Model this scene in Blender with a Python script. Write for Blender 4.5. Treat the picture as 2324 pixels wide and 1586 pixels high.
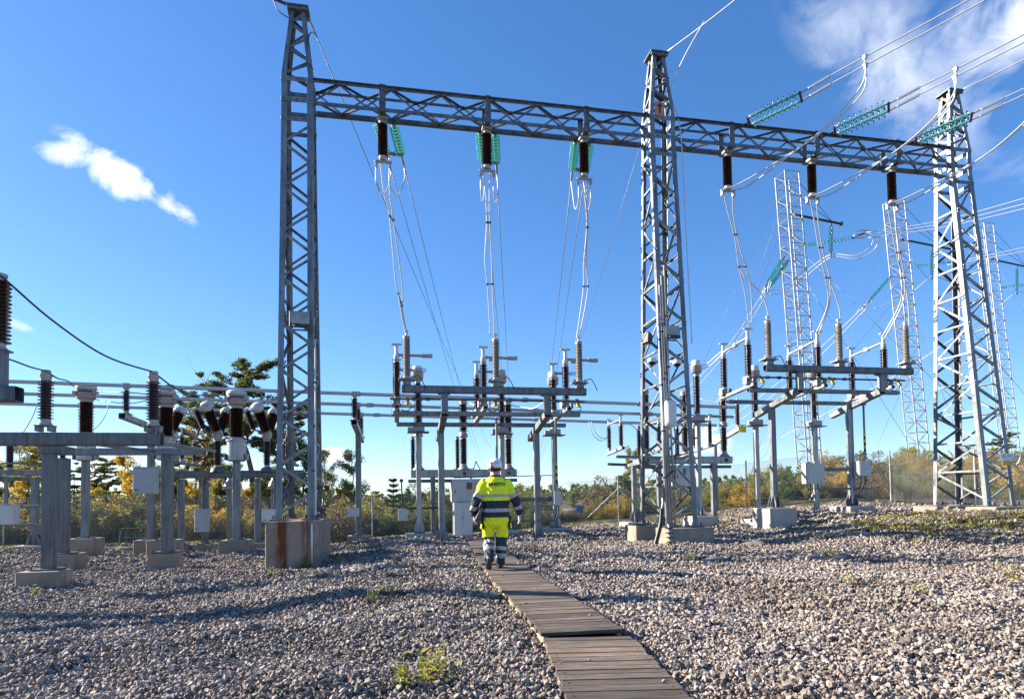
import bpy, bmesh, math, random
import numpy as np
from mathutils import Vector, Matrix, Quaternion
random.seed(7); RNG = np.random.default_rng(11)
for o in list(bpy.data.objects): bpy.data.objects.remove(o)
scene = bpy.context.scene; COL = scene.collection

# ---------------------------------------------------------------- camera
FPX, CX, THETA, PITCH, ROLL, CAMZ = 1400.0, 1162.0, math.radians(10.8), 0.034, 0.016, 1.2
CY = 1130 - FPX*math.tan(PITCH)
_f0 = Vector((math.sin(THETA), math.cos(THETA), 0)); _r0 = Vector((math.cos(THETA), -math.sin(THETA), 0)); _u0 = Vector((0,0,1))
_fw = _f0*math.cos(PITCH) + _u0*math.sin(PITCH); _u1 = _u0*math.cos(PITCH) - _f0*math.sin(PITCH)
_R = _r0*math.cos(ROLL) - _u1*math.sin(ROLL); _U = _u1*math.cos(ROLL) + _r0*math.sin(ROLL)
CAM = Vector((0, 0, CAMZ))
cd = bpy.data.cameras.new('camera'); cam = bpy.data.objects.new('camera', cd); COL.objects.link(cam)
cd.sensor_width = 36; cd.lens = 36*FPX/2324; cd.shift_y = (CY-793)/2324; cd.clip_start = 0.1; cd.clip_end = 4000
m = Matrix((_R, _U, -_fw)).transposed().to_4x4(); m.translation = CAM; cam.matrix_world = m
scene.camera = cam
scene.render.resolution_x, scene.render.resolution_y = 1024, 698

# ---------------------------------------------------------------- sky, sun, exposure
SUN_AZ = math.radians(-63.0)      # clockwise from +Y: ahead and to the left
SUN_EL = math.radians(25.0)
SUNV = Vector((math.sin(SUN_AZ)*math.cos(SUN_EL), math.cos(SUN_AZ)*math.cos(SUN_EL), math.sin(SUN_EL)))
world = bpy.data.worlds.new('World'); scene.world = world; world.use_nodes = True
def build_world():
    nt = world.node_tree; N = nt.nodes; L = nt.links; N.clear()
    out = N.new('ShaderNodeOutputWorld'); bg = N.new('ShaderNodeBackground'); bg.inputs['Strength'].default_value = 0.076
    sky = N.new('ShaderNodeTexSky'); sky.sky_type = 'NISHITA'; sky.sun_disc = False
    sky.sun_elevation = SUN_EL; sky.sun_rotation = SUN_AZ; sky.altitude = 0; sky.air_density = 0.85; sky.dust_density = 0.15; sky.ozone_density = 2.4
    hs = N.new('ShaderNodeHueSaturation'); hs.inputs['Saturation'].default_value = 1.32; hs.inputs['Value'].default_value = 1.18
    gm = N.new('ShaderNodeGamma'); gm.inputs['Gamma'].default_value = .80; L.new(sky.outputs[0], gm.inputs['Color']); L.new(gm.outputs[0], hs.inputs['Color'])
    tc = N.new('ShaderNodeTexCoord')
    wb = N.new('ShaderNodeMix'); wb.data_type = 'RGBA'; wb.blend_type = 'MULTIPLY'; wb.inputs['Factor'].default_value = 1; L.new(hs.outputs[0], wb.inputs[6]); wb.inputs[7].default_value = (.87, .97, 1.17, 1); prev = wb.outputs[2]
    def vm(op, a, b=None):
        n = N.new('ShaderNodeVectorMath'); n.operation = op
        for i, v in enumerate((a, b)):
            if v is None: continue
            if isinstance(v, (tuple, Vector)): n.inputs[i].default_value = v
            else: L.new(v, n.inputs[i])
        return n
    def mt(op, a, b=None, clamp=False):
        n = N.new('ShaderNodeMath'); n.operation = op; n.use_clamp = clamp
        for i, v in enumerate((a, b)):
            if v is None: continue
            if isinstance(v, (int, float)): n.inputs[i].default_value = v
            else: L.new(v, n.inputs[i])
        return n.outputs[0]
    # clouds: (centre direction, long-axis direction, half lengths, density, noise scale, seed)
    def cdir(px, py): return (_fw + _R*((px-CX)/FPX) + _U*((CY-py)/FPX)).normalized()
    clouds = [((262,398),(430,500),.088,.030,1.5,9,1), ((165,350),(300,380),.045,.022,1.0,9,2), ((385,470),(430,500),.04,.018,1.0,9,3),
              ((2060,170),(2300,330),.19,.065,.38,9,3), ((1990,80),(2060,30),.08,.03,.25,9,8), ((2310,60),(2400,20),.11,.075,.55,9,4), ((2210,330),(2320,370),.12,.04,.2,9,9),
              ((1270,1120),(1330,1128),.055,.026,1.5,22,5), ((1610,1000),(1690,1010),.06,.032,1.2,20,6), ((755,1035),(790,1040),.035,.018,1.1,25,7),
              ((235,1060),(270,1065),.04,.016,1.0,25,8), ((30,735),(60,745),.025,.008,.5,25,9)]
    def nse(sc, det):
        nz = N.new('ShaderNodeTexNoise'); nz.inputs['Scale'].default_value = sc; nz.inputs['Detail'].default_value = det; nz.inputs['Roughness'].default_value = .62; nz.inputs['Distortion'].default_value = .5
        L.new(tc.outputs['Generated'], nz.inputs['Vector']); return nz.outputs['Fac']
    coarse, fine = nse(13, 9), nse(26, 6); total = None
    for (c, e, la, lb, dens, sc, seed) in clouds:
        C = cdir(*c); E = cdir(*e); ax = (E - C*E.dot(C)).normalized(); bx = C.cross(ax)
        da = vm('DOT_PRODUCT', tc.outputs['Generated'], tuple(ax/la)).outputs['Value']; db = vm('DOT_PRODUCT', tc.outputs['Generated'], tuple(bx/lb)).outputs['Value']
        r2 = mt('ADD', mt('MULTIPLY', da, da), mt('MULTIPLY', db, db))
        core = mt('SUBTRACT', 1.0, mt('SQRT', r2), True)
        v = mt('ADD', mt('MULTIPLY', mt('SUBTRACT', fine if sc > 15 else coarse, .52), 3.4), core)
        v = mt('MULTIPLY', mt('MULTIPLY', v, mt('MULTIPLY', core, 3.0, True)), dens, True)
        v = mt('MULTIPLY', v, mt('GREATER_THAN', vm('DOT_PRODUCT', tc.outputs['Generated'], tuple(C)).outputs['Value'], .3))
        total = v if total is None else mt('MAXIMUM', total, v)
    mx = N.new('ShaderNodeMix'); mx.data_type = 'RGBA'; L.new(total, mx.inputs['Factor']); L.new(prev, mx.inputs[6]); mx.inputs[7].default_value = (6.6, 6.7, 6.9, 1); prev = mx.outputs[2]
    L.new(prev, bg.inputs['Color']); L.new(bg.outputs[0], out.inputs['Surface'])
build_world()
sd = bpy.data.lights.new('sun', 'SUN'); sun = bpy.data.objects.new('sun', sd); COL.objects.link(sun)
sd.energy = 5.0; sd.angle = math.radians(0.53); sd.color = (1.0, 0.89, 0.74)
sun.rotation_euler = SUNV.to_track_quat('Z', 'Y').to_euler(); sun.location = SUNV*50
vs = scene.view_settings; vs.view_transform = 'Standard'; vs.look = 'None'; vs.exposure = 1.62; vs.gamma = 1.0; vs.use_curve_mapping = False

cy = scene.cycles; cy.max_bounces = 6; cy.diffuse_bounces = 3; cy.glossy_bounces = 3; cy.transmission_bounces = 5; cy.transparent_max_bounces = 18; cy.caustics_reflective = False; cy.caustics_refractive = False; cy.use_denoising = True

# where a line of sight of the photograph (2324 px wide) meets the plane Y = const / a level plane
def ray(px, py): return _fw + _R*((px-CX)/FPX) + _U*((CY-py)/FPX)
def P(px, py, Y):
    d = ray(px, py); return CAM + d*(Y/d.y)
def G(px, py, z=0.0):
    d = ray(px, py); return CAM + d*((z-CAMZ)/d.z)

# ---------------------------------------------------------------- materials
def new_mat(name):
    mt = bpy.data.materials.new(name); mt.use_nodes = True; nt = mt.node_tree
    return mt, nt, nt.nodes['Principled BSDF']
def noise(nt, scale, detail=4, rough=.55, coord='Object', dim=None):
    tc = nt.nodes.new('ShaderNodeTexCoord'); n = nt.nodes.new('ShaderNodeTexNoise')
    n.inputs['Scale'].default_value = scale; n.inputs['Detail'].default_value = detail; n.inputs['Roughness'].default_value = rough
    if coord == 'World':
        g = nt.nodes.new('ShaderNodeNewGeometry'); nt.links.new(g.outputs['Position'], n.inputs['Vector'])
    else: nt.links.new(tc.outputs[coord], n.inputs['Vector'])
    return n
def ramp(nt, fac, stops, interp='LINEAR'):
    r = nt.nodes.new('ShaderNodeValToRGB'); r.color_ramp.interpolation = interp
    while len(r.color_ramp.elements) < len(stops): r.color_ramp.elements.new(.5)
    for e, (p, c) in zip(r.color_ramp.elements, stops): e.position = p; e.color = (*c, 1)
    nt.links.new(fac, r.inputs['Fac']); return r
def bump(nt, bs, h, strength, dist):
    b = nt.nodes.new('ShaderNodeBump'); b.inputs['Strength'].default_value = strength; b.inputs['Distance'].default_value = dist
    nt.links.new(h, b.inputs['Height']); nt.links.new(b.outputs[0], bs.inputs['Normal']); return b
MATS = {}
def simple(name, col, rough=.5, metal=0.0, var=.12, scale=14, bumpd=0, coat=0):
    m, nt, bs = new_mat(name); n = noise(nt, scale, 5, .6, 'World')
    lo = tuple(c*(1-var) for c in col); hi = tuple(min(1, c*(1+var)) for c in col)
    r = ramp(nt, n.outputs['Fac'], [(.3, lo), (.7, hi)]); nt.links.new(r.outputs[0], bs.inputs['Base Color'])
    bs.inputs['Roughness'].default_value = rough; bs.inputs['Metallic'].default_value = metal
    if coat: bs.inputs['Coat Weight'].default_value = coat; bs.inputs['Coat Roughness'].default_value = .08
    if bumpd: bump(nt, bs, n.outputs['Fac'], .5, bumpd)
    MATS[name] = m; return m
def galv(name, lo, hi, metal=.45, rough=.46):
    m, nt, bs = new_mat(name)
    n = noise(nt, 2.2, 6, .65, 'World'); v = nt.nodes.new('ShaderNodeTexVoronoi'); v.inputs['Scale'].default_value = 55
    g = nt.nodes.new('ShaderNodeNewGeometry'); nt.links.new(g.outputs['Position'], v.inputs['Vector'])
    mx = nt.nodes.new('ShaderNodeMath'); mx.operation = 'MULTIPLY_ADD'; nt.links.new(v.outputs['Color'], mx.inputs[0]); mx.inputs[1].default_value = .22
    nt.links.new(n.outputs['Fac'], mx.inputs[2])
    oi = nt.nodes.new('ShaderNodeObjectInfo'); ad = nt.nodes.new('ShaderNodeMath'); ad.operation = 'MULTIPLY_ADD'
    nt.links.new(oi.outputs['Random'], ad.inputs[0]); ad.inputs[1].default_value = .16; nt.links.new(mx.outputs[0], ad.inputs[2])
    mid = tuple((a+b)/2 for a, b in zip(lo, hi))
    r = ramp(nt, ad.outputs[0], [(.38, lo), (.62, mid), (.9, hi)]); st = noise(nt, 1.0, 6, .65, 'World'); vm_ = nt.nodes.new('ShaderNodeVectorMath'); vm_.operation = 'MULTIPLY'; vm_.inputs[1].default_value = (11, 11, .8); nt.links.new(g.outputs['Position'], vm_.inputs[0]); nt.links.new(vm_.outputs[0], st.inputs['Vector'])
    sr = ramp(nt, st.outputs['Fac'], [(.34, (.52,.50,.47)), (.52, (.95,.95,.95)), (.7, (1.08,1.08,1.08))]); ml = nt.nodes.new('ShaderNodeMix'); ml.data_type = 'RGBA'; ml.blend_type = 'MULTIPLY'; ml.inputs['Factor'].default_value = 1; nt.links.new(r.outputs[0], ml.inputs[6]); nt.links.new(sr.outputs[0], ml.inputs[7]); nt.links.new(ml.outputs[2], bs.inputs['Base Color'])
    bs.inputs['Metallic'].default_value = metal
    rr = ramp(nt, n.outputs['Fac'], [(.3, (rough-.1,)*3), (.7, (rough+.14,)*3)]); nt.links.new(rr.outputs[0], bs.inputs['Roughness'])
    MATS[name] = m; return m
galv('galv', (.11,.124,.136), (.285,.305,.32)); galv('galv_dark', (.075,.088,.10), (.19,.205,.22)); galv('galv_bright', (.30,.315,.325), (.50,.51,.515), .4, .42)
simple('aluminium', (.5,.51,.51), .36, .55, .1); simple('cable_white', (.66,.66,.64), .45, .25, .06); simple('cable_dark', (.045,.047,.05), .5, .2, .2); simple('wire_grey', (.2,.21,.22), .5, .4, .1)
simple('white_paint', (.66,.67,.66), .35, 0, .05, 5); simple('cabinet_grey', (.52,.54,.53), .42, .05, .07, 5); simple('cabinet_blue_grey', (.36,.4,.42), .42, .05, .08, 5)
simple('grey_silicone', (.215,.19,.165), .62, 0, .18, 8); simple('cap_grey', (.36,.36,.35), .5, .3, .12); simple('ct_pink_grey', (.33,.25,.23), .5, .1, .12)
simple('dark_metal', (.05,.052,.055), .55, .4, .3); simple('black_plastic', (.012,.012,.014), .4, 0, .2); simple('black_hose', (.012,.011,.011), .45, 0, .2)
simple('yellow_paint', (.78,.55,.02), .45, 0, .06); simple('black_paint', (.02,.02,.022), .5, 0, .1); simple('red_paint', (.55,.05,.03), .5, 0, .1); simple('red_brown_arm', (.3,.085,.06), .5, .1, .2)
simple('orange_sign', (.55,.22,.12), .5, 0, .06, 6); simple('orange_label', (.8,.36,.03), .5, 0, .05); simple('blue_sign', (.02,.13,.3), .5, 0, .06); simple('lamp_glass', (.34,.34,.3), .12, 0, .3, 6); simple('window_dark', (.01,.012,.015), .08, 0, .1)
simple('navy', (.022,.031,.052), .8, 0, .28, 30, .004); simple('hivis', (.86,.96,.015), .72, 0, .06, 9, .006); simple('reflective', (.42,.42,.40), .42, .1, .06); simple('skin', (.52,.29,.21), .55, 0, .06); simple('glove_grey', (.42,.41,.38), .8, 0, .15, 40); simple('boot', (.018,.018,.02), .55, 0, .25); simple('helmet_white', (.8,.8,.78), .25, 0, .03); simple('hair', (.1,.075,.055), .7, 0, .2)
simple('cover_white', (.5,.5,.49), .45, 0, .12, 6); simple('rock_grey', (.2,.175,.155), .9, 0, .45, 9, .02); simple('jacket_text', (.008,.012,.018), .6, 0, .1); simple('rust', (.16,.06,.025), .85, .1, .35, 25)
def porcelain():
    m, nt, bs = new_mat('porcelain'); n = noise(nt, 3, 3, .5, 'World')
    r = ramp(nt, n.outputs['Fac'], [(.3, (.020,.0065,.005)), (.7, (.046,.0125,.008))]); nt.links.new(r.outputs[0], bs.inputs['Base Color'])
    bs.inputs['Roughness'].default_value = .26; bs.inputs['Coat Weight'].default_value = .12; bs.inputs['Coat Roughness'].default_value = .08; MATS['porcelain'] = m
porcelain()
def glass():
    m, nt, bs = new_mat('glass_teal'); N = nt.nodes; L = nt.links; out = N['Material Output']; N.remove(bs)
    tr = N.new('ShaderNodeBsdfTransparent'); tr.inputs['Color'].default_value = (.60,.95,.92,1); gl = N.new('ShaderNodeBsdfGlossy'); gl.inputs['Roughness'].default_value = .08; gl.inputs['Color'].default_value = (.9,1,1,1)
    tl = N.new('ShaderNodeBsdfTranslucent'); tl.inputs['Color'].default_value = (.28,.86,.78,1); fr = N.new('ShaderNodeFresnel'); fr.inputs['IOR'].default_value = 1.55
    a = N.new('ShaderNodeMixShader'); a.inputs[0].default_value = .34; L.new(tr.outputs[0], a.inputs[1]); L.new(tl.outputs[0], a.inputs[2])
    b = N.new('ShaderNodeMixShader'); L.new(fr.outputs[0], b.inputs[0]); L.new(a.outputs[0], b.inputs[1]); L.new(gl.outputs[0], b.inputs[2]); L.new(b.outputs[0], out.inputs['Surface']); MATS['glass_teal'] = m
glass()
def concrete(name, lo, hi, stain=.5):
    m, nt, bs = new_mat(name); n = noise(nt, 3.0, 8, .65, 'World'); f = noise(nt, 60, 4, .6, 'World')
    r = ramp(nt, n.outputs['Fac'], [(.28, lo), (.52, tuple((a+b)/2 for a, b in zip(lo, hi))), (.72, hi)])
    st = noise(nt, 1.0, 5, .6, 'World'); mp = nt.nodes.new('ShaderNodeVectorMath'); mp.operation = 'MULTIPLY'; mp.inputs[1].default_value = (7, 7, .5)
    g = nt.nodes.new('ShaderNodeNewGeometry'); nt.links.new(g.outputs['Position'], mp.inputs[0]); nt.links.new(mp.outputs[0], st.inputs['Vector'])
    sr = ramp(nt, st.outputs['Fac'], [(.56, (0,0,0)), (.74, (stain,)*3)])
    mx = nt.nodes.new('ShaderNodeMix'); mx.data_type = 'RGBA'; nt.links.new(sr.outputs[0], mx.inputs['Factor']); nt.links.new(r.outputs[0], mx.inputs[6]); mx.inputs[7].default_value = (.12,.075,.045,1)
    nt.links.new(mx.outputs[2], bs.inputs['Base Color']); bs.inputs['Roughness'].default_value = .9
    bump(nt, bs, f.outputs['Fac'], .5, .006); MATS[name] = m
concrete('concrete', (.22,.175,.132), (.37,.31,.245)); concrete('concrete_pale', (.36,.335,.295), (.52,.49,.44), .35)
def concrete_rust():
    m, nt, bs = new_mat('concrete_rusty'); n = noise(nt, 2.6, 8, .65, 'World'); f = noise(nt, 60, 4, .6, 'World')
    r = ramp(nt, n.outputs['Fac'], [(.28, (.20,.145,.105)), (.5, (.28,.215,.165)), (.72, (.37,.30,.24))])
    g = nt.nodes.new('ShaderNodeNewGeometry'); sx = nt.nodes.new('ShaderNodeSeparateXYZ'); nt.links.new(g.outputs['Position'], sx.inputs[0])
    def gauss(c, w, amp):
        a = nt.nodes.new('ShaderNodeMath'); a.operation = 'SUBTRACT'; nt.links.new(sx.outputs['X'], a.inputs[0]); a.inputs[1].default_value = c
        b = nt.nodes.new('ShaderNodeMath'); b.operation = 'ABSOLUTE'; nt.links.new(a.outputs[0], b.inputs[0])
        d = nt.nodes.new('ShaderNodeMath'); d.operation = 'DIVIDE'; nt.links.new(b.outputs[0], d.inputs[0]); d.inputs[1].default_value = w
        e = nt.nodes.new('ShaderNodeMath'); e.operation = 'SUBTRACT'; e.use_clamp = True; e.inputs[0].default_value = 1; nt.links.new(d.outputs[0], e.inputs[1])
        h = nt.nodes.new('ShaderNodeMath'); h.operation = 'MULTIPLY'; nt.links.new(e.outputs[0], h.inputs[0]); h.inputs[1].default_value = amp; return h.outputs[0]
    s = nt.nodes.new('ShaderNodeMath'); s.operation = 'ADD'; nt.links.new(gauss(-2.33, .17, 2.4), s.inputs[0]); nt.links.new(gauss(-1.84, .13, 1.5), s.inputs[1])
    st = noise(nt, 1.0, 6, .7, 'World'); mp = nt.nodes.new('ShaderNodeVectorMath'); mp.operation = 'MULTIPLY'; mp.inputs[1].default_value = (14, 9, 1.1)
    nt.links.new(g.outputs['Position'], mp.inputs[0]); nt.links.new(mp.outputs[0], st.inputs['Vector'])
    sr = ramp(nt, st.outputs['Fac'], [(.36, (0,0,0)), (.62, (1,1,1))]); k = nt.nodes.new('ShaderNodeMath'); k.operation = 'MULTIPLY'; k.use_clamp = True
    nt.links.new(sr.outputs[0], k.inputs[0]); nt.links.new(s.outputs[0], k.inputs[1])
    mx = nt.nodes.new('ShaderNodeMix'); mx.data_type = 'RGBA'; nt.links.new(k.outputs[0], mx.inputs['Factor']); nt.links.new(r.outputs[0], mx.inputs[6]); mx.inputs[7].default_value = (.13,.038,.010,1)
    nt.links.new(mx.outputs[2], bs.inputs['Base Color']); bs.inputs['Roughness'].default_value = .9; bump(nt, bs, f.outputs['Fac'], .5, .006); MATS['concrete_rusty'] = m
concrete_rust()
def stone_mat(name='stone', k=1.0):
    m, nt, bs = new_mat(name); oi = nt.nodes.new('ShaderNodeNewGeometry'); n = noise(nt, 30, 4, .7, 'World')
    c = [(0,(.075,.070,.068)),(.13,(.15,.135,.125)),(.28,(.26,.232,.21)),(.43,(.37,.33,.295)),(.56,(.35,.265,.225)),(.68,(.43,.39,.35)),(.8,(.22,.20,.195)),(.92,(.54,.495,.45)),(1,(.40,.28,.225))]
    r = ramp(nt, oi.outputs['Random Per Island'], [(p, tuple(v*k for v in cc)) for p, cc in c])
    big = noise(nt, .55, 5, .6, 'World'); r0 = ramp(nt, big.outputs['Fac'], [(.34, (.66,.62,.58)), (.62, (1.06,1.05,1.04))]); r1 = ramp(nt, n.outputs['Fac'], [(.3, (.62,.61,.6)), (.7, (1.18,1.17,1.15))]); r2 = nt.nodes.new('ShaderNodeMix'); r2.data_type = 'RGBA'; r2.blend_type = 'MULTIPLY'; r2.inputs['Factor'].default_value = 1; nt.links.new(r0.outputs[0], r2.inputs[6]); nt.links.new(r1.outputs[0], r2.inputs[7]); mx = nt.nodes.new('ShaderNodeMix'); mx.data_type = 'RGBA'; mx.blend_type = 'MULTIPLY'; mx.inputs['Factor'].default_value = 1
    nt.links.new(r.outputs[0], mx.inputs[6]); nt.links.new(r2.outputs[2], mx.inputs[7]); nt.links.new(mx.outputs[2], bs.inputs['Base Color']); bs.inputs['Roughness'].default_value = .88; MATS[name] = m
stone_mat()
def ground_mat():
    m, nt, bs = new_mat('gravel_ground'); g = nt.nodes.new('ShaderNodeNewGeometry')
    v = nt.nodes.new('ShaderNodeTexVoronoi'); v.inputs['Scale'].default_value = 22; nt.links.new(g.outputs['Position'], v.inputs['Vector'])
    r = ramp(nt, v.outputs['Color'], [(.1,(.06,.055,.05)),(.35,(.18,.16,.145)),(.6,(.27,.235,.205)),(.9,(.36,.325,.29))])
    dk = ramp(nt, v.outputs['Distance'], [(.3,(1,1,1)),(.75,(.35,.34,.33))]); mx = nt.nodes.new('ShaderNodeMix'); mx.data_type = 'RGBA'; mx.blend_type = 'MULTIPLY'; mx.inputs['Factor'].default_value = 1
    nt.links.new(r.outputs[0], mx.inputs[6]); nt.links.new(dk.outputs[0], mx.inputs[7])
    # soil and grass away from the yard
    sx = nt.nodes.new('ShaderNodeSeparateXYZ'); nt.links.new(g.outputs['Position'], sx.inputs[0])
    n = noise(nt, .7, 6, .65, 'World')
    at = nt.nodes.new('ShaderNodeAttribute'); at.attribute_name = 'soil'
    a = nt.nodes.new('ShaderNodeMath'); a.operation = 'MULTIPLY_ADD'; nt.links.new(n.outputs['Fac'], a.inputs[0]); a.inputs[1].default_value = 1.4; 
    b = nt.nodes.new('ShaderNodeMath'); b.operation = 'SUBTRACT'; nt.links.new(at.outputs['Fac'], b.inputs[0]); b.inputs[1].default_value = .7; nt.links.new(b.outputs[0], a.inputs[2])
    mask = ramp(nt, a.outputs[0], [(.42,(0,0,0)),(.58,(1,1,1))])
    gn = noise(nt, 6, 7, .7, 'World'); gr = ramp(nt, gn.outputs['Fac'], [(.3,(.026,.022,.011)),(.5,(.065,.055,.024)),(.7,(.13,.11,.05))])
    m2 = nt.nodes.new('ShaderNodeMix'); m2.data_type = 'RGBA'; nt.links.new(mask.outputs[0], m2.inputs['Factor']); nt.links.new(mx.outputs[2], m2.inputs[6]); nt.links.new(gr.outputs[0], m2.inputs[7])
    nt.links.new(m2.outputs[2], bs.inputs['Base Color']); bs.inputs['Roughness'].default_value = .95
    inv = nt.nodes.new('ShaderNodeMath'); inv.operation = 'MULTIPLY'; inv.inputs[1].default_value = -1; nt.links.new(v.outputs['Distance'], inv.inputs[0])
    bump(nt, bs, inv.outputs[0], 1.0, .035); MATS['ground'] = m
ground_mat()
def wood_mat(name, cols, k=1):
    m, nt, bs = new_mat(name); tc = nt.nodes.new('ShaderNodeTexCoord'); oi = nt.nodes.new('ShaderNodeObjectInfo')
    mp = nt.nodes.new('ShaderNodeMapping'); mp.inputs['Scale'].default_value = (2.2, 26, 26); 
    cb = nt.nodes.new('ShaderNodeCombineXYZ'); ml = nt.nodes.new('ShaderNodeMath'); ml.operation = 'MULTIPLY'; ml.inputs[1].default_value = 37; nt.links.new(oi.outputs['Random'], ml.inputs[0])
    for i in range(3): nt.links.new(ml.outputs[0], cb.inputs[i])
    nt.links.new(cb.outputs[0], mp.inputs['Location']); nt.links.new(tc.outputs['Object'], mp.inputs['Vector'])
    n = nt.nodes.new('ShaderNodeTexNoise'); n.inputs['Scale'].default_value = 1.6; n.inputs['Detail'].default_value = 8; n.inputs['Roughness'].default_value = .68; n.inputs['Distortion'].default_value = .7
    nt.links.new(mp.outputs[0], n.inputs['Vector'])
    r = ramp(nt, n.outputs['Fac'], [(.28, cols[0]), (.48, cols[1]), (.68, cols[2])])
    big = noise(nt, 1.7, 4, .6, 'World'); b2 = ramp(nt, big.outputs['Fac'], [(.3,(.72,.70,.68)),(.7,(1.15,1.13,1.1))])
    vr = ramp(nt, oi.outputs['Random'], [(0,(.55,.55,.57)),(.5,(.95,.93,.9)),(1,(1.4,1.3,1.18))])
    m1 = nt.nodes.new('ShaderNodeMix'); m1.data_type = 'RGBA'; m1.blend_type = 'MULTIPLY'; m1.inputs['Factor'].default_value = 1; nt.links.new(r.outputs[0], m1.inputs[6]); nt.links.new(b2.outputs[0], m1.inputs[7])
    m2 = nt.nodes.new('ShaderNodeMix'); m2.data_type = 'RGBA'; m2.blend_type = 'MULTIPLY'; m2.inputs['Factor'].default_value = 1; nt.links.new(m1.outputs[2], m2.inputs[6]); nt.links.new(vr.outputs[0], m2.inputs[7])
    nt.links.new(m2.outputs[2], bs.inputs['Base Color']); bs.inputs['Roughness'].default_value = .85; bump(nt, bs, n.outputs['Fac'], .6, .006); MATS[name] = m
wood_mat('wood_grey', ((.042,.032,.025), (.118,.094,.076), (.215,.182,.152))); wood_mat('wood_pale', ((.20,.16,.105), (.32,.265,.18), (.42,.355,.25)))
def leaf_mat(name, stops, trans=.35):
    m, nt, bs = new_mat(name); g = nt.nodes.new('ShaderNodeNewGeometry'); n = noise(nt, 1.3, 3, .6, 'World')
    a = nt.nodes.new('ShaderNodeMath'); a.operation = 'MULTIPLY_ADD'; nt.links.new(g.outputs['Random Per Island'], a.inputs[0]); a.inputs[1].default_value = .6
    b = nt.nodes.new('ShaderNodeMath'); b.operation = 'MULTIPLY'; nt.links.new(n.outputs['Fac'], b.inputs[0]); b.inputs[1].default_value = .45; nt.links.new(b.outputs[0], a.inputs[2])
    r = ramp(nt, a.outputs[0], stops); nt.links.new(r.outputs[0], bs.inputs['Base Color']); bs.inputs['Roughness'].default_value = .6
    tr = nt.nodes.new('ShaderNodeBsdfTranslucent'); nt.links.new(r.outputs[0], tr.inputs['Color']); mx = nt.nodes.new('ShaderNodeMixShader'); mx.inputs[0].default_value = trans
    o = nt.nodes['Material Output']; nt.links.new(bs.outputs[0], mx.inputs[1]); nt.links.new(tr.outputs[0], mx.inputs[2]); nt.links.new(mx.outputs[0], o.inputs['Surface']); MATS[name] = m
leaf_mat('leaf_pine', [(0.15, (0.0327, 0.0624, 0.0208)), (0.5, (0.0965, 0.1411, 0.0386)), (0.9, (0.2228, 0.2525, 0.0743))], .5)
leaf_mat('leaf_green', [(0.15, (0.0325, 0.0715, 0.0156)), (0.5, (0.0975, 0.156, 0.0312)), (0.85, (0.247, 0.26, 0.052))], .45)
leaf_mat('leaf_yellow', [(0.12, (0.1495, 0.138, 0.023)), (0.45, (0.483, 0.322, 0.0287)), (0.85, (0.759, 0.506, 0.0575))], .5)
leaf_mat('leaf_mixed', [(0.12, (0.0562, 0.0875, 0.0175)), (0.4, (0.1875, 0.2, 0.0375)), (0.62, (0.375, 0.3, 0.0562)), (0.9, (0.55, 0.3875, 0.0875))], .5)
leaf_mat('leaf_brown', [(0.12, (0.0403, 0.0322, 0.0138)), (0.45, (0.138, 0.0862, 0.0345)), (0.65, (0.1955, 0.161, 0.0575)), (0.9, (0.299, 0.1955, 0.0805))], .3)
leaf_mat('leaf_weed', [(0.1, (0.1, 0.1625, 0.025)), (0.5, (0.3, 0.3375, 0.0375)), (0.9, (0.525, 0.425, 0.0375))], .4)
simple('bark', (.09,.07,.055), .9, 0, .4, 12, .02); simple('bark_pine', (.22,.095,.05), .9, 0, .4, 9, .02); simple('bark_birch', (.45,.43,.4), .8, 0, .35, 9)

# ---------------------------------------------------------------- mesh helpers
CACHE = {}
def mesh_from(name, verts, faces, mat, smooth=False):
    me = bpy.data.meshes.new(name); me.from_pydata([tuple(v) for v in verts], [], faces); me.update()
    if mat: me.materials.append(MATS[mat])
    if smooth: me.polygons.foreach_set('use_smooth', [True]*len(me.polygons))
    return me
def bm_mesh(name, bm, mat, smooth=False):
    me = bpy.data.meshes.new(name); bm.to_mesh(me); bm.free()
    if mat: me.materials.append(MATS[mat])
    if smooth: me.polygons.foreach_set('use_smooth', [True]*len(me.polygons))
    return me
def M_box(dx, dy, dz, mat, bev=.006):
    k = ('box', round(dx,3), round(dy,3), round(dz,3), mat, bev)
    if k not in CACHE:
        bm = bmesh.new(); bmesh.ops.create_cube(bm, size=1)
        for v in bm.verts: v.co = Vector((v.co.x*dx, v.co.y*dy, v.co.z*dz))
        b = min(bev, .3*min(dx, dy, dz))
        if b > 0: bmesh.ops.bevel(bm, geom=bm.edges[:], offset=b, segments=1, affect='EDGES')
        CACHE[k] = bm_mesh('box', bm, mat)
    return CACHE[k]
def M_tubebox(w, h, L, mat, t=.012):
    """hollow square section along +Z, open at the ends"""
    k = ('tb', round(w,3), round(h,3), round(L,3), mat)
    if k not in CACHE:
        c = .12*min(w, h); prof = []
        for sx, sy, a0 in ((1,1,0),(-1,1,90),(-1,-1,180),(1,-1,270)):
            for a in (0, 45, 90):
                r = math.radians(a0+a); prof.append((sx*(w/2-c)+c*math.cos(r), sy*(h/2-c)+c*math.sin(r)))
        n = len(prof); inn = [(x*(1-2*t/w), y*(1-2*t/h)) for x, y in prof]
        vs = [(x,y,0) for x,y in prof]+[(x,y,L) for x,y in prof]+[(x,y,0) for x,y in inn]+[(x,y,L) for x,y in inn]; fs = []
        for i in range(n):
            j = (i+1) % n
            fs += [(i,j,n+j,n+i), (2*n+j,2*n+i,3*n+i,3*n+j), (n+i,n+j,3*n+j,3*n+i), (j,i,2*n+i,2*n+j)]
        CACHE[k] = mesh_from('section', vs, fs, mat)
    return CACHE[k]
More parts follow.
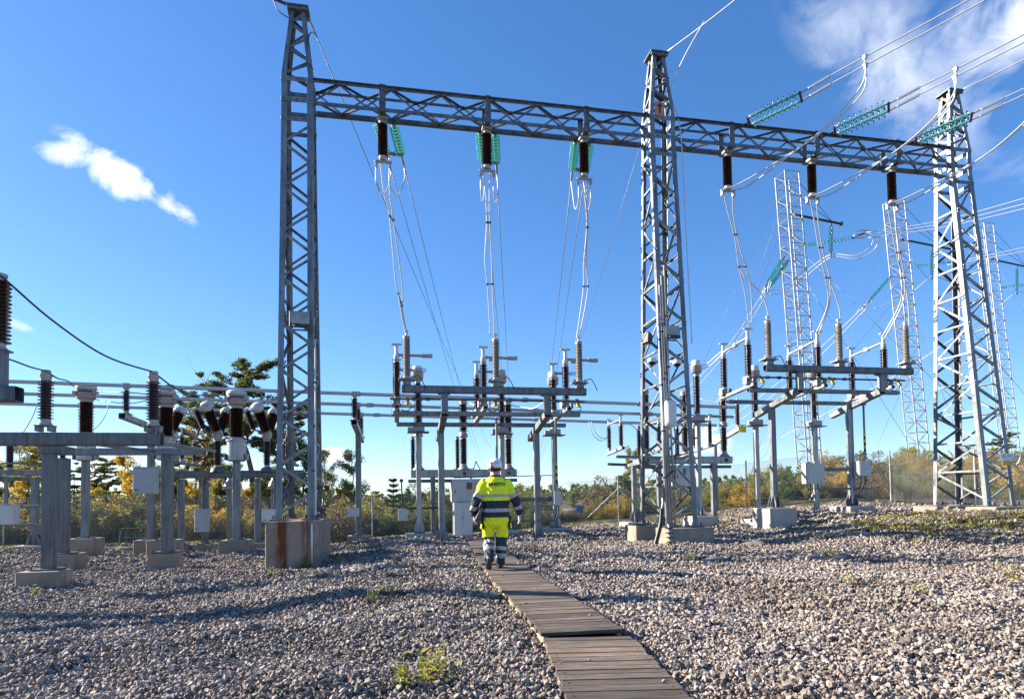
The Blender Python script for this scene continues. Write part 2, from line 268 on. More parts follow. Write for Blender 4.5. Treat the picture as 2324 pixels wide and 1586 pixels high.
def M_angle(w, L, mat, t=None):
    """equal L-angle along +Z, corner on the axis, flanges to +X and +Y"""
    k = ('ang', round(w,3), round(L,3), mat)
    if k not in CACHE:
        t = t or max(.008, w*.11); pr = [(0,0),(w,0),(w,t),(t,t),(t,w),(0,w)]
        vs = [(x,y,0) for x,y in pr]+[(x,y,L) for x,y in pr]
        fs = [(i,(i+1)%6,6+(i+1)%6,6+i) for i in range(6)]+[(5,4,3,0),(3,2,1,0),(6,9,10,11),(6,7,8,9)]
        CACHE[k] = mesh_from('angle', vs, fs, mat)
    return CACHE[k]
def M_lathe(key, prof, mat, seg=16, smooth=True):
    k = ('lathe', key, mat, seg)
    if k not in CACHE:
        vs = []; fs = []; n = len(prof)
        for r, z in prof:
            for i in range(seg):
                a = 2*math.pi*i/seg; vs.append((r*math.cos(a), r*math.sin(a), z))
        for j in range(n-1):
            for i in range(seg):
                i2 = (i+1) % seg; fs.append((j*seg+i, j*seg+i2, (j+1)*seg+i2, (j+1)*seg+i))
        fs.append(tuple(reversed(range(seg)))); fs.append(tuple((n-1)*seg+i for i in range(seg)))
        me = mesh_from('turned', vs, fs, mat, smooth); CACHE[k] = me
        if smooth: me.set_sharp_from_angle(angle=math.radians(50))
    return CACHE[k]
def M_cyl(r, L, mat, seg=12): return M_lathe(('cyl', round(r,4), round(L,3)), [(r,0),(r,L)], mat, seg)
def shed_profile(L, n, rc, rs, taper=0.0):
    p = [(rc*.98, 0)]; d = L/n
    for i in range(n):
        z = d*i; k = 1-taper*(z/L); big = rs if i % 2 == 0 else rs*.93
        p += [(rc*k, z+.26*d), (big*k*.985, z+.32*d), (big*k, z+.39*d), (rc*k*1.05, z+.66*d)]
    p.append((rc*.98*(1-taper), L)); return p
def M_sheds(L, n, rc, rs, mat, seg=18, taper=0.0):
    return M_lathe(('shed', round(L,3), n, round(rc,3), round(rs,3), taper), shed_profile(L, n, rc, rs, taper), mat, seg)
def sweep(pts, r, seg=8, closed=False):
    pts = [Vector(p) for p in pts]; n = len(pts); vs = []; fs = []
    t0 = (pts[1]-pts[0]).normalized(); up = Vector((0,0,1)) if abs(t0.z) < .9 else Vector((1,0,0)); nrm = t0.cross(up).normalized()
    for i, p in enumerate(pts):
        t = ((pts[i+1] if i < n-1 else p)-(pts[i-1] if i > 0 else p)).normalized()
        nrm = (nrm-t*nrm.dot(t)).normalized(); b = t.cross(nrm); rr = r[i] if isinstance(r, (list, tuple)) else r
        for k in range(seg):
            a = 2*math.pi*k/seg; vs.append(p+(nrm*math.cos(a)+b*math.sin(a))*rr)
    for i in range(n-1):
        for k in range(seg):
            k2 = (k+1) % seg; fs.append((i*seg+k, i*seg+k2, (i+1)*seg+k2, (i+1)*seg+k))
    fs.append(tuple(reversed(range(seg)))); fs.append(tuple((n-1)*seg+k for k in range(seg)))
    return vs, fs
def spline(pts, n=10):
    pts = [Vector(p) for p in pts]; out = []
    for i in range(len(pts)-1):
        p0 = pts[max(i-1,0)]; p1 = pts[i]; p2 = pts[i+1]; p3 = pts[min(i+2,len(pts)-1)]
        for k in range(n):
            t = k/n; out.append(.5*((2*p1)+(-p0+p2)*t+(2*p0-5*p1+4*p2-p3)*t*t+(-p0+3*p1-3*p2+p3)*t**3))
    out.append(pts[-1]); return out
def sag(a, b, s, n=14):
    a = Vector(a); b = Vector(b); return [a.lerp(b, i/n)-Vector((0,0,4*s*(i/n)*(1-i/n))) for i in range(n+1)]

class Thing:
    def __init__(self, name, label, cat, loc, group=None):
        o = bpy.data.objects.new(name, None); COL.objects.link(o); o.empty_display_size = .2
        o.location = loc; o['label'] = label; o['category'] = cat
        if group: o['group'] = group
        self.o = o; self.loc = Vector(loc)
    def part(self, name, me, pos=(0,0,0), rot=None, scale=None, parent=None, label=None, kind=None):
        """pos/rot in world axes; parent = part object returned earlier (unrotated parents only)"""
        o = bpy.data.objects.new(name, me); COL.objects.link(o)
        M = Matrix.Translation(Vector(pos))
        if rot is not None: M = M @ (rot.to_matrix().to_4x4() if hasattr(rot, 'to_matrix') else rot.to_4x4())
        if scale: M = M @ Matrix.Diagonal((*scale, 1))
        if parent is None: o.parent = self.o; o.matrix_basis = Matrix.Translation(-self.loc) @ M
        else: o.parent = parent; o.matrix_basis = self.world(parent).inverted() @ M
        if label: o['label'] = label
        if kind: o['kind'] = kind
        return o
    def world(self, o):
        M = Matrix.Identity(4)
        while o is not None and o is not self.o: M = o.matrix_basis @ M; o = o.parent
        return Matrix.Translation(self.loc) @ M
    def tube(self, name, pts, r, mat, seg=8, **k):
        c = Vector(pts[0]); vs, fs = sweep([Vector(p)-c for p in pts], r, seg); return self.part(name, mesh_from(name, vs, fs, mat, True), c, **k)
    def rod(self, name, a, b, r, mat, seg=10, **k):
        a = Vector(a); b = Vector(b); d = b-a; return self.part(name, M_cyl(r, d.length, mat, seg), a, d.to_track_quat('Z','Y'), **k)
    def section(self, name, a, b, w, h, mat='galv', hint=(0,0,1), **k):
        a = Vector(a); b = Vector(b); d = b-a; return self.part(name, M_tubebox(w, h, d.length, mat), a, frame(d, hint), **k)
    def angle(self, name, a, b, w, mat='galv', hint=(1,0,0), **k):
        a = Vector(a); b = Vector(b); d = b-a; return self.part(name, M_angle(w, d.length, mat), a, frame(d, hint), **k)
def frame(d, hint):
    """rotation whose Z is d and whose Y lies closest to hint"""
    z = Vector(d).normalized(); h = Vector(hint); y = h-z*h.dot(z)
    if y.length < 1e-4: h = Vector((1,0,0)); y = h-z*h.dot(z)
    y.normalize(); x = y.cross(z); return Matrix((x, y, z)).transposed()
def single(name, me, pos, label, cat, rot=None, group=None, kind=None):
    o = bpy.data.objects.new(name, me); COL.objects.link(o); M = Matrix.Translation(Vector(pos))
    if rot is not None: M = M @ rot.to_matrix().to_4x4() if hasattr(rot,'to_matrix') else M @ rot.to_4x4()
    o.matrix_world = M
    if label: o['label'] = label
    if cat: o['category'] = cat
    if group: o['group'] = group
    if kind: o['kind'] = kind
    return o
def cable(label, pts, r, mat, name='cable', cat='cable', seg=7, group=None):
    c = Vector(pts[0]); vs, fs = sweep([Vector(p)-c for p in pts], r, seg); return single(name, mesh_from(name, vs, fs, mat, True), c, label, cat, group=group)
ZUP = Vector((0,0,1))
def ss(a, b, x):
    t = np.clip((np.asarray(x, float)-a)/(b-a), 0, 1); return t*t*(3-2*t)
# ---------------------------------------------------------------- terrain
def H(x, y):
    x = np.asarray(x, float); y = np.asarray(y, float)
    h = -.30*ss(1.0, -3.2, x)*ss(3, 9, y) - .10*ss(-3.5, -6.5, x)*ss(6, 10, y)
    h = h - .10*ss(14, 18, y)*ss(8, 3, x) - .38*ss(19, 30, y)*ss(11, 5, x)*ss(-9, -3, x)
    h = h + .46*ss(12.2, 15.2, x)*ss(9.0, 13.0, y) + .30*ss(7.5, 11.5, x)*ss(10.4, 12.4, y)*ss(17.2, 14.5, y)*(1-.55*ss(12.2, 15.2, x))
    h = h + .35*ss(15, 21, x)*ss(19, 24, y) + 2.3*ss(.52, .85, x/np.maximum(y, 1))*ss(23, 40, y) + .5*ss(30, 60, y)*ss(0, -30, x)
    u = .035*np.sin(1.3*x+.7*np.sin(.8*y))*np.sin(1.05*y+.5) + .022*np.sin(2.9*x+1.1*y+1)*np.sin(2.3*y-1.4*x) + .012*np.sin(6.1*x-2.0*y)*np.sin(5.2*y+1.7*x)
    walk = np.abs(x-(1.5+.055*np.clip(y-6, 0, 20)))
    u = u*ss(.35, 1.1, walk)
    hump = .11*np.exp(-(((x+2.2)/1.9)**2+((y-6.1)/.75)**2)) + .09*np.exp(-(((x+1.3)/1.6)**2+((y-8.3)/.7)**2)) - .05*np.exp(-(((x+1.2)/2.2)**2+((y-4.9)/.6)**2))
    return h+u*ss(60, 30, y)+hump - .02*ss(.55, .35, walk)
def h1(x, y): return float(H(x, y))
def soil(x, y):
    x = np.asarray(x, float); y = np.asarray(y, float)
    yb = np.where(x < 10, 25.8, 25.8-(x-10)*.42)
    s = ss(-2.5, 3.0, y-yb)
    bank = ss(8.5, 12.5, x)*ss(10.2, 12.2, y)*ss(19, 14.5, y)*.6
    left = ss(-6.0, -10.0, x)*ss(22.2, 23.6, y)*.5
    return np.clip(np.maximum(np.maximum(s, bank), left), 0, 1)
def build_ground():
    def axis(a, b, fine, far, n):
        core = np.arange(a, b+1e-6, fine); k = np.geomspace(fine*2, far, n)
        return np.concatenate([(a-np.cumsum(k))[::-1], core, b+np.cumsum(k)])
    xs = axis(-16, 24, .2, 130, 20); ys = axis(.5, 30, .2, 130, 20)
    X, Y = np.meshgrid(xs, ys); Z = H(X, Y); V = np.stack([X, Y, Z], -1).reshape(-1, 3); nx = len(xs); ny = len(ys)
    i = np.arange(nx-1); j = np.arange(ny-1); I, J = np.meshgrid(i, j); a = (J*nx+I).ravel(); F = np.stack([a, a+1, a+nx+1, a+nx], 1)
    me = bpy.data.meshes.new('ground'); me.from_pydata(V.tolist(), [], F.tolist()); me.materials.append(MATS['ground']); me.polygons.foreach_set('use_smooth', [True]*len(me.polygons))
    at = me.attributes.new('soil', 'FLOAT', 'POINT'); at.data.foreach_set('value', soil(X, Y).ravel().astype(np.float32)); me.update()
    o = bpy.data.objects.new('ground', me); COL.objects.link(o); o['kind'] = 'structure'
build_ground()

# crushed stone: convex chips set on points, size and turn per point
def rock_mesh(seed, n=13, flat=.72, mat='stone'):
    r = np.random.default_rng(seed); p = r.normal(size=(n, 3)); p /= np.linalg.norm(p, axis=1)[:, None]; p *= r.uniform(.78, 1.05, (n, 1)); p *= np.array([1, r.uniform(.62, .85), flat*r.uniform(.8, 1.1)])
    bm = bmesh.new()
    for q in p: bm.verts.new(q)
    res = bmesh.ops.convex_hull(bm, input=bm.verts[:])
    bmesh.ops.delete(bm, geom=[g for g in set(res['geom_interior']+res['geom_unused']) if isinstance(g, bmesh.types.BMVert)], context='VERTS')
    return bm_mesh('rock', bm, mat)
def build_gravel():
    src = bpy.data.collections.new('gravel_patches'); r = np.random.default_rng(5); base = [rock_mesh(100+i) for i in range(10)]
    shapes = []
    for me in base:
        v = np.empty(len(me.vertices)*3, np.float32); me.vertices.foreach_get('co', v); shapes.append((v.reshape(-1,3), [list(p.vertices) for p in me.polygons])); bpy.data.meshes.remove(me)
    NV = 10
    for k in range(NV):
        V = []; F = []; off = 0
        for i in range(270):
            rad = .2*math.sqrt(r.uniform())*r.choice([1, 1, 1.15]); a = r.uniform(0, 6.283); s = r.uniform(.010, .0205)*r.choice([.5, .7, 1, 1, 1, 1.25, 1.6]); v, f = shapes[r.integers(10)]
            R = np.array((Matrix.Rotation(r.uniform(0,6.28),3,'Z') @ Matrix.Rotation(r.normal(0,.75),3,'X') @ Matrix.Rotation(r.normal(0,.75),3,'Y')))
            V.append(v*s@R.T+np.array([rad*math.cos(a), rad*math.sin(a), s*r.uniform(-.3, 1.25)+.014*math.sin(9*rad*math.cos(a)+k)])); F += [[q+off for q in p] for p in f]; off += len(v)
        me = bpy.data.meshes.new('gravel_patch'); me.from_pydata(np.concatenate(V).tolist(), [], F); me.materials.append(MATS['stone'])
        src.objects.link(bpy.data.objects.new('gravel_patch', me))
    pts = []; scl = []; fx, fy = _f0.x, _f0.y
    for d0, d1, sc in ((1.8, 6.0, 1.0), (6.0, 10.5, 1.2), (10.5, 17, 1.55), (17, 28, 2.1)):
        w = 1.02*d1+.6; g_ = .225*sc; dd, sg = np.meshgrid(np.arange(d0, d1, g_), np.arange(-w, w, g_)); d = dd.ravel()+RNG.uniform(-.45, .45, dd.size)*g_; s = sg.ravel()+RNG.uniform(-.45, .45, dd.size)*g_; keep = np.abs(s) < 1.0*d+.7; d = d[keep]; s = s[keep]
        x = d*fx+s*_r0.x; y = d*fy+s*_r0.y; ok = (RNG.uniform(0, 1, len(x)) > soil(x, y)*1.1) & (y > .6); x = x[ok]; y = y[ok]
        c = np.interp(y, WALK_Y, WALK_X); ok = ~((np.abs(x-c) < .31+.13*(sc-1)) & (y < 17.3)); x = x[ok]; y = y[ok]
        pts.append(np.stack([x, y, H(x, y)], 1)); scl.append(sc*RNG.uniform(.9, 1.12, len(x)))
    pts = np.concatenate(pts); scl = np.concatenate(scl).astype(np.float32); n = len(pts)
    gx = (H(pts[:,0]+.1, pts[:,1])-H(pts[:,0]-.1, pts[:,1]))/.2; gy = (H(pts[:,0], pts[:,1]+.1)-H(pts[:,0], pts[:,1]-.1))/.2
    me = bpy.data.meshes.new('gravel'); me.vertices.add(n); me.vertices.foreach_set('co', pts.astype(np.float32).ravel())
    me.attributes.new('sc', 'FLOAT', 'POINT').data.foreach_set('value', scl)
    rot = np.zeros((n,3), np.float32)
    for i in range(n):
        nv = Vector((-gx[i], -gy[i], 1)).normalized(); q = ZUP.rotation_difference(nv) @ Quaternion((0,0,1), float(RNG.uniform(0, 6.283))); rot[i] = q.to_euler()[:]
    me.attributes.new('ro', 'FLOAT_VECTOR', 'POINT').data.foreach_set('vector', rot.ravel())
    me.attributes.new('ix', 'INT', 'POINT').data.foreach_set('value', RNG.integers(0, NV, n).astype(np.int32))
    me.materials.append(MATS['stone'])
    o = bpy.data.objects.new('gravel', me); COL.objects.link(o); o['kind'] = 'stuff'; o['label'] = 'grey and pinkish crushed stone covering the yard'; o['category'] = 'gravel'
    ng = bpy.data.node_groups.new('scatter_chips', 'GeometryNodeTree'); ng.interface.new_socket('Geometry', in_out='INPUT', socket_type='NodeSocketGeometry'); ng.interface.new_socket('Geometry', in_out='OUTPUT', socket_type='NodeSocketGeometry')
    N = ng.nodes; L = ng.links; gi = N.new('NodeGroupInput'); go = N.new('NodeGroupOutput'); ip = N.new('GeometryNodeInstanceOnPoints'); ci = N.new('GeometryNodeCollectionInfo')
    ci.inputs['Collection'].default_value = src; ci.inputs['Separate Children'].default_value = True; ci.inputs['Reset Children'].default_value = True
    def attr(nm, ty):
        a = N.new('GeometryNodeInputNamedAttribute'); a.data_type = ty; a.inputs['Name'].default_value = nm; return a.outputs['Attribute']
    mp = N.new('GeometryNodeMeshToPoints')
    L.new(gi.outputs[0], mp.inputs['Mesh']); L.new(mp.outputs[0], ip.inputs['Points']); L.new(ci.outputs[0], ip.inputs['Instance']); ip.inputs['Pick Instance'].default_value = True
    L.new(attr('ix', 'INT'), ip.inputs['Instance Index']); L.new(attr('sc', 'FLOAT'), ip.inputs['Scale'])
    e2r = N.new('FunctionNodeEulerToRotation'); L.new(attr('ro', 'FLOAT_VECTOR'), e2r.inputs[0]); L.new(e2r.outputs[0], ip.inputs['Rotation']); L.new(ip.outputs[0], go.inputs[0])
    md = o.modifiers.new('scatter', 'NODES'); md.node_group = ng

# ---------------------------------------------------------------- boardwalk
WALK = [((1.07,1.9),(1.55,4.93),.05), ((1.53,4.97),(1.66,8.2),.085), ((1.65,8.24),(1.93,12.2),.085), ((1.94,12.24),(2.36,17.2),.09)]
WALK_Y = [1.9,4.93,8.2,12.2,17.2]; WALK_X = [1.07,1.55,1.66,1.93,2.36]
def build_walk():
    T = Thing('boardwalk', 'weathered grey plank boardwalk leading across the gravel to the switchgear', 'boardwalk', (1.55,4.95,0)); W = .72
    r = random.Random(3)
    for si, (a, b, zt) in enumerate(WALK):
        a = Vector((*a, 0)); b = Vector((*b, 0)); d = (b-a); L = d.length; d.normalize(); nrm = Vector((d.y, -d.x, 0)); ang = math.atan2(nrm.y, nrm.x)
        for s in (-1, 1):
            p = a+nrm*s*(W/2-.045); q = b+nrm*s*(W/2-.045)
            c = (p+q)/2; T.part('side_board', M_box(.035, L-.02, .15, 'wood_pale', .003), (c.x, c.y, zt-.105), Matrix.Rotation(math.atan2(d.y, d.x)-math.pi/2, 3, 'Z'))
        t = 0
        while t < L-.04:
            w = r.choice([.095, .12, .12, .12, .145]); w = min(w, L-t); c = a+d*(t+w/2); lw = W+r.uniform(-.018, .018)
            rot = Matrix.Rotation(ang+r.uniform(-.006, .006), 3, 'Z') @ Matrix.Rotation(r.uniform(-.012, .012), 3, 'X') @ Matrix.Rotation(r.uniform(-.004, .004), 3, 'Y')
            T.part('plank', M_box(W, round(w-.011, 3), .03, 'wood_grey', .0035), (c.x+nrm.x*r.uniform(-.008,.008), c.y, zt-.014+r.uniform(-.003, .003)), rot, (lw/W, 1, 1))
            if si < 2:
                for s in (-1, 1): q = c+nrm*s*(W/2-.05)+d*r.uniform(-.02,.02); T.part('nail', M_cyl(.0055,.006,'dark_metal',6), (q.x,q.y,zt-.002))
            t += w
build_walk()
for k, (dx, y, s) in enumerate(((-.1,4.2,.018),(.22,5.6,.02),(-.25,6.4,.016),(.05,7.4,.02),(.28,3.6,.022),(-.18,8.8,.02))):
    x = float(np.interp(y, WALK_Y, WALK_X))+dx; me = rock_mesh(300+k); zt = .05 if y < 4.93 else .085; me.transform(Matrix.Scale(s, 4)); single('stray_stone', me, (x,y,zt+s*.4), 'small stray stone lying on the boardwalk planks, %s from the camera' % ('second','third','fourth','fifth','','farthest')[k] if k != 4 else 'small stray stone lying on the boardwalk planks, nearest the camera', 'stone', group='stray stones on the boardwalk')
build_gravel()

# ---------------------------------------------------------------- main gantry
YG = 14.85; TX = (-2.12, 6.88, 15.98); ZB, ZT = 10.47, 10.98
def zigzag(T, name, A0, A1, B0, B1, n, w, mat, hint, off, post=False, start=0, skip=None):
    """bracing between chord A (A0..A1) and chord B (B0..B1)"""
    A0, A1, B0, B1 = map(Vector, (A0, A1, B0, B1)); off = Vector(off)
    for i in range(n):
        t0, t1 = i/n, (i+1)/n
        p, q = ((A0.lerp(A1, t0), B0.lerp(B1, t1)) if (i+start) % 2 == 0 else (B0.lerp(B1, t0), A0.lerp(A1, t1)))
        T.angle(name, p+off, q+off, w, mat, hint)
        if post and i > 0: T.angle('strut', A0.lerp(A1, t0)+off*.6, B0.lerp(B1, t0)+off*.6, w*.85, mat, hint)
def tower(i, label, zbase):
    x = TX[i]; T = Thing('gantry_tower', label, 'lattice tower', (x, YG, zbase), 'gantry lattice towers'); z0, z1, z2, z3 = zbase, ZB-.08, ZT+.02, 12.72
    bw_, bx_ = (.395, 0.0) if i < 2 else (.46, .22)
    def c(sx, sy, z):
        if z <= z1: t = (z-z0)/(z1-z0); return Vector((x+bx_*(1-t)+sx*(bw_-(bw_-.345)*t), YG+sy*(.86-.575*t), z))
        if z <= z2: return Vector((x+sx*.345, YG+sy*.285, z))
        t = (z-z2)/(z3-z2); return Vector((x+sx*(.345-.185*t), YG+sy*(.285-.125*t), z))
    S = [(-1,-1),(1,-1),(1,1),(-1,1)]
    for sx, sy in S:
        hint = (0,-sy,0) if sx*sy > 0 else (-sx,0,0)
        T.angle('leg', c(sx,sy,z0), c(sx,sy,z1), .128, 'galv', hint); T.angle('leg', c(sx,sy,z1+.002), c(sx,sy,z2), .128, 'galv', hint); T.angle('leg', c(sx,sy,z2+.002), c(sx,sy,z3), .1, 'galv', hint)
        b = c(sx,sy,z0); T.part('base_plate', M_box(.36,.36,.03,'galv_dark'), (b.x-sx*.06, b.y-sy*.06, z0+.012))
        for bx, by in ((-.11,-.11),(.11,-.11),(-.11,.11),(.11,.11)): T.rod('bolt', (b.x-sx*.06+bx, b.y-sy*.06+by, z0+.02), (b.x-sx*.06+bx, b.y-sy*.06+by, z0+.11), .016, 'dark_metal', 6)
    for (a, b), n, st, post, hint in (((S[0],S[1]),17,0,False,(0,1,0)), ((S[3],S[2]),17,1,False,(0,-1,0)), ((S[0],S[3]),11,0,True,(1,0,0)), ((S[1],S[2]),11,1,True,(-1,0,0))):
        zs, ze = z0+.12, z1-.45; off = Vector(hint)*.024
        zigzag(T, 'brace', c(*a,zs), c(*a,ze), c(*b,zs), c(*b,ze), n, .057, 'galv', hint, off, post, st)
        zigzag(T, 'brace', c(*a,z2+.08), c(*a,z3-.06), c(*b,z2+.08), c(*b,z3-.06), 5, .06, 'galv_dark', hint, Vector(hint)*.016, False, st)
        for z, w in ((z1-.42,.1),(z1+.05,.11),(z2-.07,.11)):
            p, q = c(*a,z), c(*b,z); mid = (p+q)/2-Vector(hint)*.006; d = q-p
            dims = (d.length+.02, .012, w) if abs(d.x) > abs(d.y) else (.012, d.length+.02, w)
            T.part('gusset_plate', M_box(*dims, 'galv', .002), mid)
            for k in range(5): T.rod('bolt', p.lerp(q, .08+.21*k)-Vector(hint)*.006, p.lerp(q, .08+.21*k)-Vector(hint)*.026, .012, 'dark_metal', 6)
    T.part('top_plate', M_box(.5,.5,.035,'galv_dark'), (x, YG, z3+.018)); T.part('top_plate', M_box(.46,.06,.07,'galv_dark'), (x, YG-.2, z3-.04))
    return T, c
TL, cL = tower(0, 'lattice gantry tower on the tall rust-streaked concrete block, floodlight on its front', .80)
TM, cM = tower(1, 'middle lattice gantry tower carrying an orange arrow sign and two floodlights', .44)
TR, cR = tower(2, 'rightmost lattice gantry tower on low stepped concrete pads', .78)
PH = [[-.2, 2.33, 4.84], [8.84, 11.38, 13.92]]
def beam(i, label):
    x0, x1 = TX[i]+.36, TX[i+1]-.36; T = Thing('gantry_beam', label, 'lattice beam', ((x0+x1)/2, YG, ZB), 'gantry cross beams'); L = x1-x0; n = 14
    f, b = YG-.26, YG+.26
    for (y, sy) in ((f,-1),(b,1)):
        for (z, sz) in ((ZB,-1),(ZT,1)):
            hint = Vector((0,-sy,0)) if (sy*sz) > 0 else Vector((0,0,-sz))
            T.angle('chord', (x0,y,z), (x1,y,z), .095 if sz < 0 else .07, 'galv_dark', hint)
    k = dict(w=.043, mat='galv_dark')
    zigzag(T,'brace',(x0,f,ZT-.03),(x1,f,ZT-.03),(x0,f,ZB+.03),(x1,f,ZB+.03),n,hint=(0,1,0),off=(0,.018,0),start=1,**k)
    zigzag(T,'brace',(x0,b,ZT-.03),(x1,b,ZT-.03),(x0,b,ZB+.03),(x1,b,ZB+.03),n,hint=(0,-1,0),off=(0,-.018,0),start=0,**k)
    zigzag(T,'brace',(x0,f+.03,ZB),(x1,f+.03,ZB),(x0,b-.03,ZB),(x1,b-.03,ZB),n,hint=(0,0,1),off=(0,0,.018),start=0,**k)
    zigzag(T,'brace',(x0,f+.03,ZT),(x1,f+.03,ZT),(x0,b-.03,ZT),(x1,b-.03,ZT),n,hint=(0,0,-1),off=(0,0,-.018),start=1,**k)
    for p in PH[i]:
        for y in (f-.012, b+.012): T.part('hanger_plate', M_box(.15,.02,.66,'galv_dark'), (p, y, ZB+.24))
        T.part('hanger_plate', M_box(.15,.56,.05,'galv_dark'), (p, YG, ZB-.06))
        for s in (-.2, .2):
            for yy in (f-.03,): 
                for zz in (.1,.4): T.rod('bolt', (p+s*.22, yy+.005, ZB+zz), (p+s*.22, yy-.01, ZB+zz), .013, 'dark_metal', 6)
beam(0, 'left lattice cross beam with three green glass insulator pairs behind it'); beam(1, 'right lattice cross beam under the incoming overhead lines')

WHICH3 = ('left', 'middle', 'right')
def glass_disc():
    return M_lathe('disc', [(.02,0),(.042,.02),(.05,.045),(.124,.07),(.128,.08),(.085,.088),(.065,.08),(.045,.088),(.02,.088)], 'glass_teal', 14)
def disc_cap(): return M_lathe('cap', [(.022,0),(.045,.008),(.045,.035),(.052,.05),(.03,.052)], 'cap_grey', 10)
def glass_string(label, a, b, ndisc=9, k=1.0, group='green glass insulator strings'):
    a = Vector(a); b = Vector(b); d = (b-a); L = d.length; T = Thing('glass_insulator_string', label, 'insulator', a, group); q = d.to_track_quat('Z', 'Y'); u = d.normalized()
    T.rod('link', a, b, .014, 'dark_metal', 6); s0 = .5*(L-ndisc*.13*k)
    for i in range(ndisc):
        p = a+u*(s0+.13*k*i); T.part('glass_disc', glass_disc(), p, q, (k,k,k)); T.part('metal_cap', disc_cap(), p-u*.012, q, (k,k,k))
# left span: posts hanging from the beam, strings and conductors running back and down to a far pylon
def hanging_post(i, j):
    x = PH[i][j]; T = Thing('hanging_post_insulator', '%s of the three brown post insulators hanging under the %s cross beam' % (WHICH3[j], ('left','right')[i]), 'insulator', (x, YG, ZB-.1), 'brown post insulators hanging under the cross beams')
    T.part('bracket', M_box(.24,.24,.06,'cap_grey'), (x, YG, ZB-.12)); T.part('top_cap', M_lathe('hcap', [(.1,0),(.1,.06),(.07,.09),(.07,.1)], 'cap_grey', 16), (x, YG, ZB-.25))
    T.part('porcelain', M_sheds(.78, 19, .075, .122, 'porcelain', 20), (x, YG, ZB-1.03)); T.part('bottom_cap', M_lathe('bcap', [(.07,0),(.09,.02),(.095,.09),(.07,.1)], 'cap_grey', 16), (x, YG, ZB-1.13))
    t = T.part('terminal', M_box(.42,.06,.05,'cap_grey'), (x, YG, ZB-1.16))
    for s in (-1, 1): T.part('clamp', M_box(.06,.09,.16,'cap_grey'), (x+s*.16, YG, ZB-1.22), parent=t)
    return Vector((x, YG, ZB-1.2))
HT = [[hanging_post(i, j) for j in range(3)] for i in range(2)]
FARP = [P(1100,1046,150), P(1165,1047,150), P(1222,1048,150)]
for j in range(3):
    x = PH[0][j]; 
    for s, side in ((-1,'left'),(1,'right')):
        a = Vector((x+s*.19+.06, YG+.28, ZB-.02)); tgt = FARP[j]+Vector((s*.2,0,0)); d = (tgt-a).normalized(); d = (d+Vector((0,0,-.05))).normalized()
        b = a+d*1.26; glass_string('%s string of the green glass pair behind the %s hanging post on the left span' % (side, WHICH3[j]), a, b)
        e = b+d*.45
        cl = Thing('tension_clamp', '%s tension clamp below the %s glass pair of the left span' % (side, WHICH3[j]), 'clamp', b, 'conductor tension clamps'); cl.rod('clamp_body', b, e, .035, 'cap_grey'); cl.rod('sleeve', e, e+d*.25, .022, 'aluminium')
        pts = sag(e+d*.2, tgt, 2.2, 24); cable('thin %s conductor leaving the %s phase of the left span for the far pylon' % (side, WHICH3[j]), pts, .0125, 'wire_grey', 'conductor', 'conductor', 6, 'conductors leaving for the far pylon')
        h = HT[0][j]; p0 = Vector((h.x+s*.16, h.y, h.z-.06)); p3 = e+d*.15
        mid = (p0+p3)/2; cable('%s jumper loop under the %s phase of the left span' % (side, WHICH3[j]), spline([p0, p0+Vector((.0,.02,-.45)), mid+Vector((0,0,-.75)), p3+Vector((0,-.12,-.4)), p3], 8), .0155, 'cable_white', 'jumper_cable', 'cable', 7, 'jumper loops of the left span')
    T = Thing('yoke_plate', 'yoke joining the %s glass string pair of the left span' % WHICH3[j], 'yoke', b, 'string yokes'); T.part('plate', M_box(.5,.05,.08,'cap_grey'), b-Vector((.19,0,0))); T.part('pin', M_cyl(.02,.12,'dark_metal',8), b-Vector((.19,0,.06)))
def lead(label, pxs, Y0, Y1, r=.0175, mat='cable_white'):
    y0, y1 = pxs[0][1], pxs[-1][1]; pts = [P(x, y, Y0+(Y1-Y0)*(y-y0)/(y1-y0)) for x, y in pxs]; pts = spline(pts, 8); cable(label, pts, r, mat, 'down_lead', 'cable', 7, 'white down leads'); return pts
def spacer(label, a, b):
    a = Vector(a); b = Vector(b); d = (b-a).normalized(); T = Thing('conductor_spacer', label, 'spacer', a, 'spacers on the down leads'); T.rod('bar', a-d*.03, b+d*.03, .014, 'dark_metal', 6)
    for p in (a, b): T.part('clamp', M_box(.05,.05,.055,'dark_metal'), p)
LE = [[[(862,356),(872,440),(884,490),(898,640),(905,672),(919,754)], [(884,356),(885,440),(893,500),(913,645),(913,700),(924,756)]],
      [[(1095,382),(1102,440),(1105,505),(1101,590),(1107,655),(1113,762)], [(1113,382),(1111,440),(1112,505),(1116,590),(1118,655),(1123,766)]],
      [[(1317,408),(1328,450),(1332,516),(1325,600),(1324,660),(1308,772)], [(1334,408),(1332,450),(1334,516),(1330,600),(1334,660),(1313,776)]]]
for j in range(3):
    a = lead('left strand of the white down lead from the %s hanging post of the left span' % WHICH3[j], LE[j][0], 14.9, 17.1); b = lead('right strand of the white down lead from the %s hanging post of the left span' % WHICH3[j], LE[j][1], 14.9, 17.1)
    for k, (f, w) in enumerate(((16,'upper'),(31,'lower'))): spacer('%s spacer on the down lead below the %s phase of the left span' % (w, WHICH3[j]), a[f], b[f])
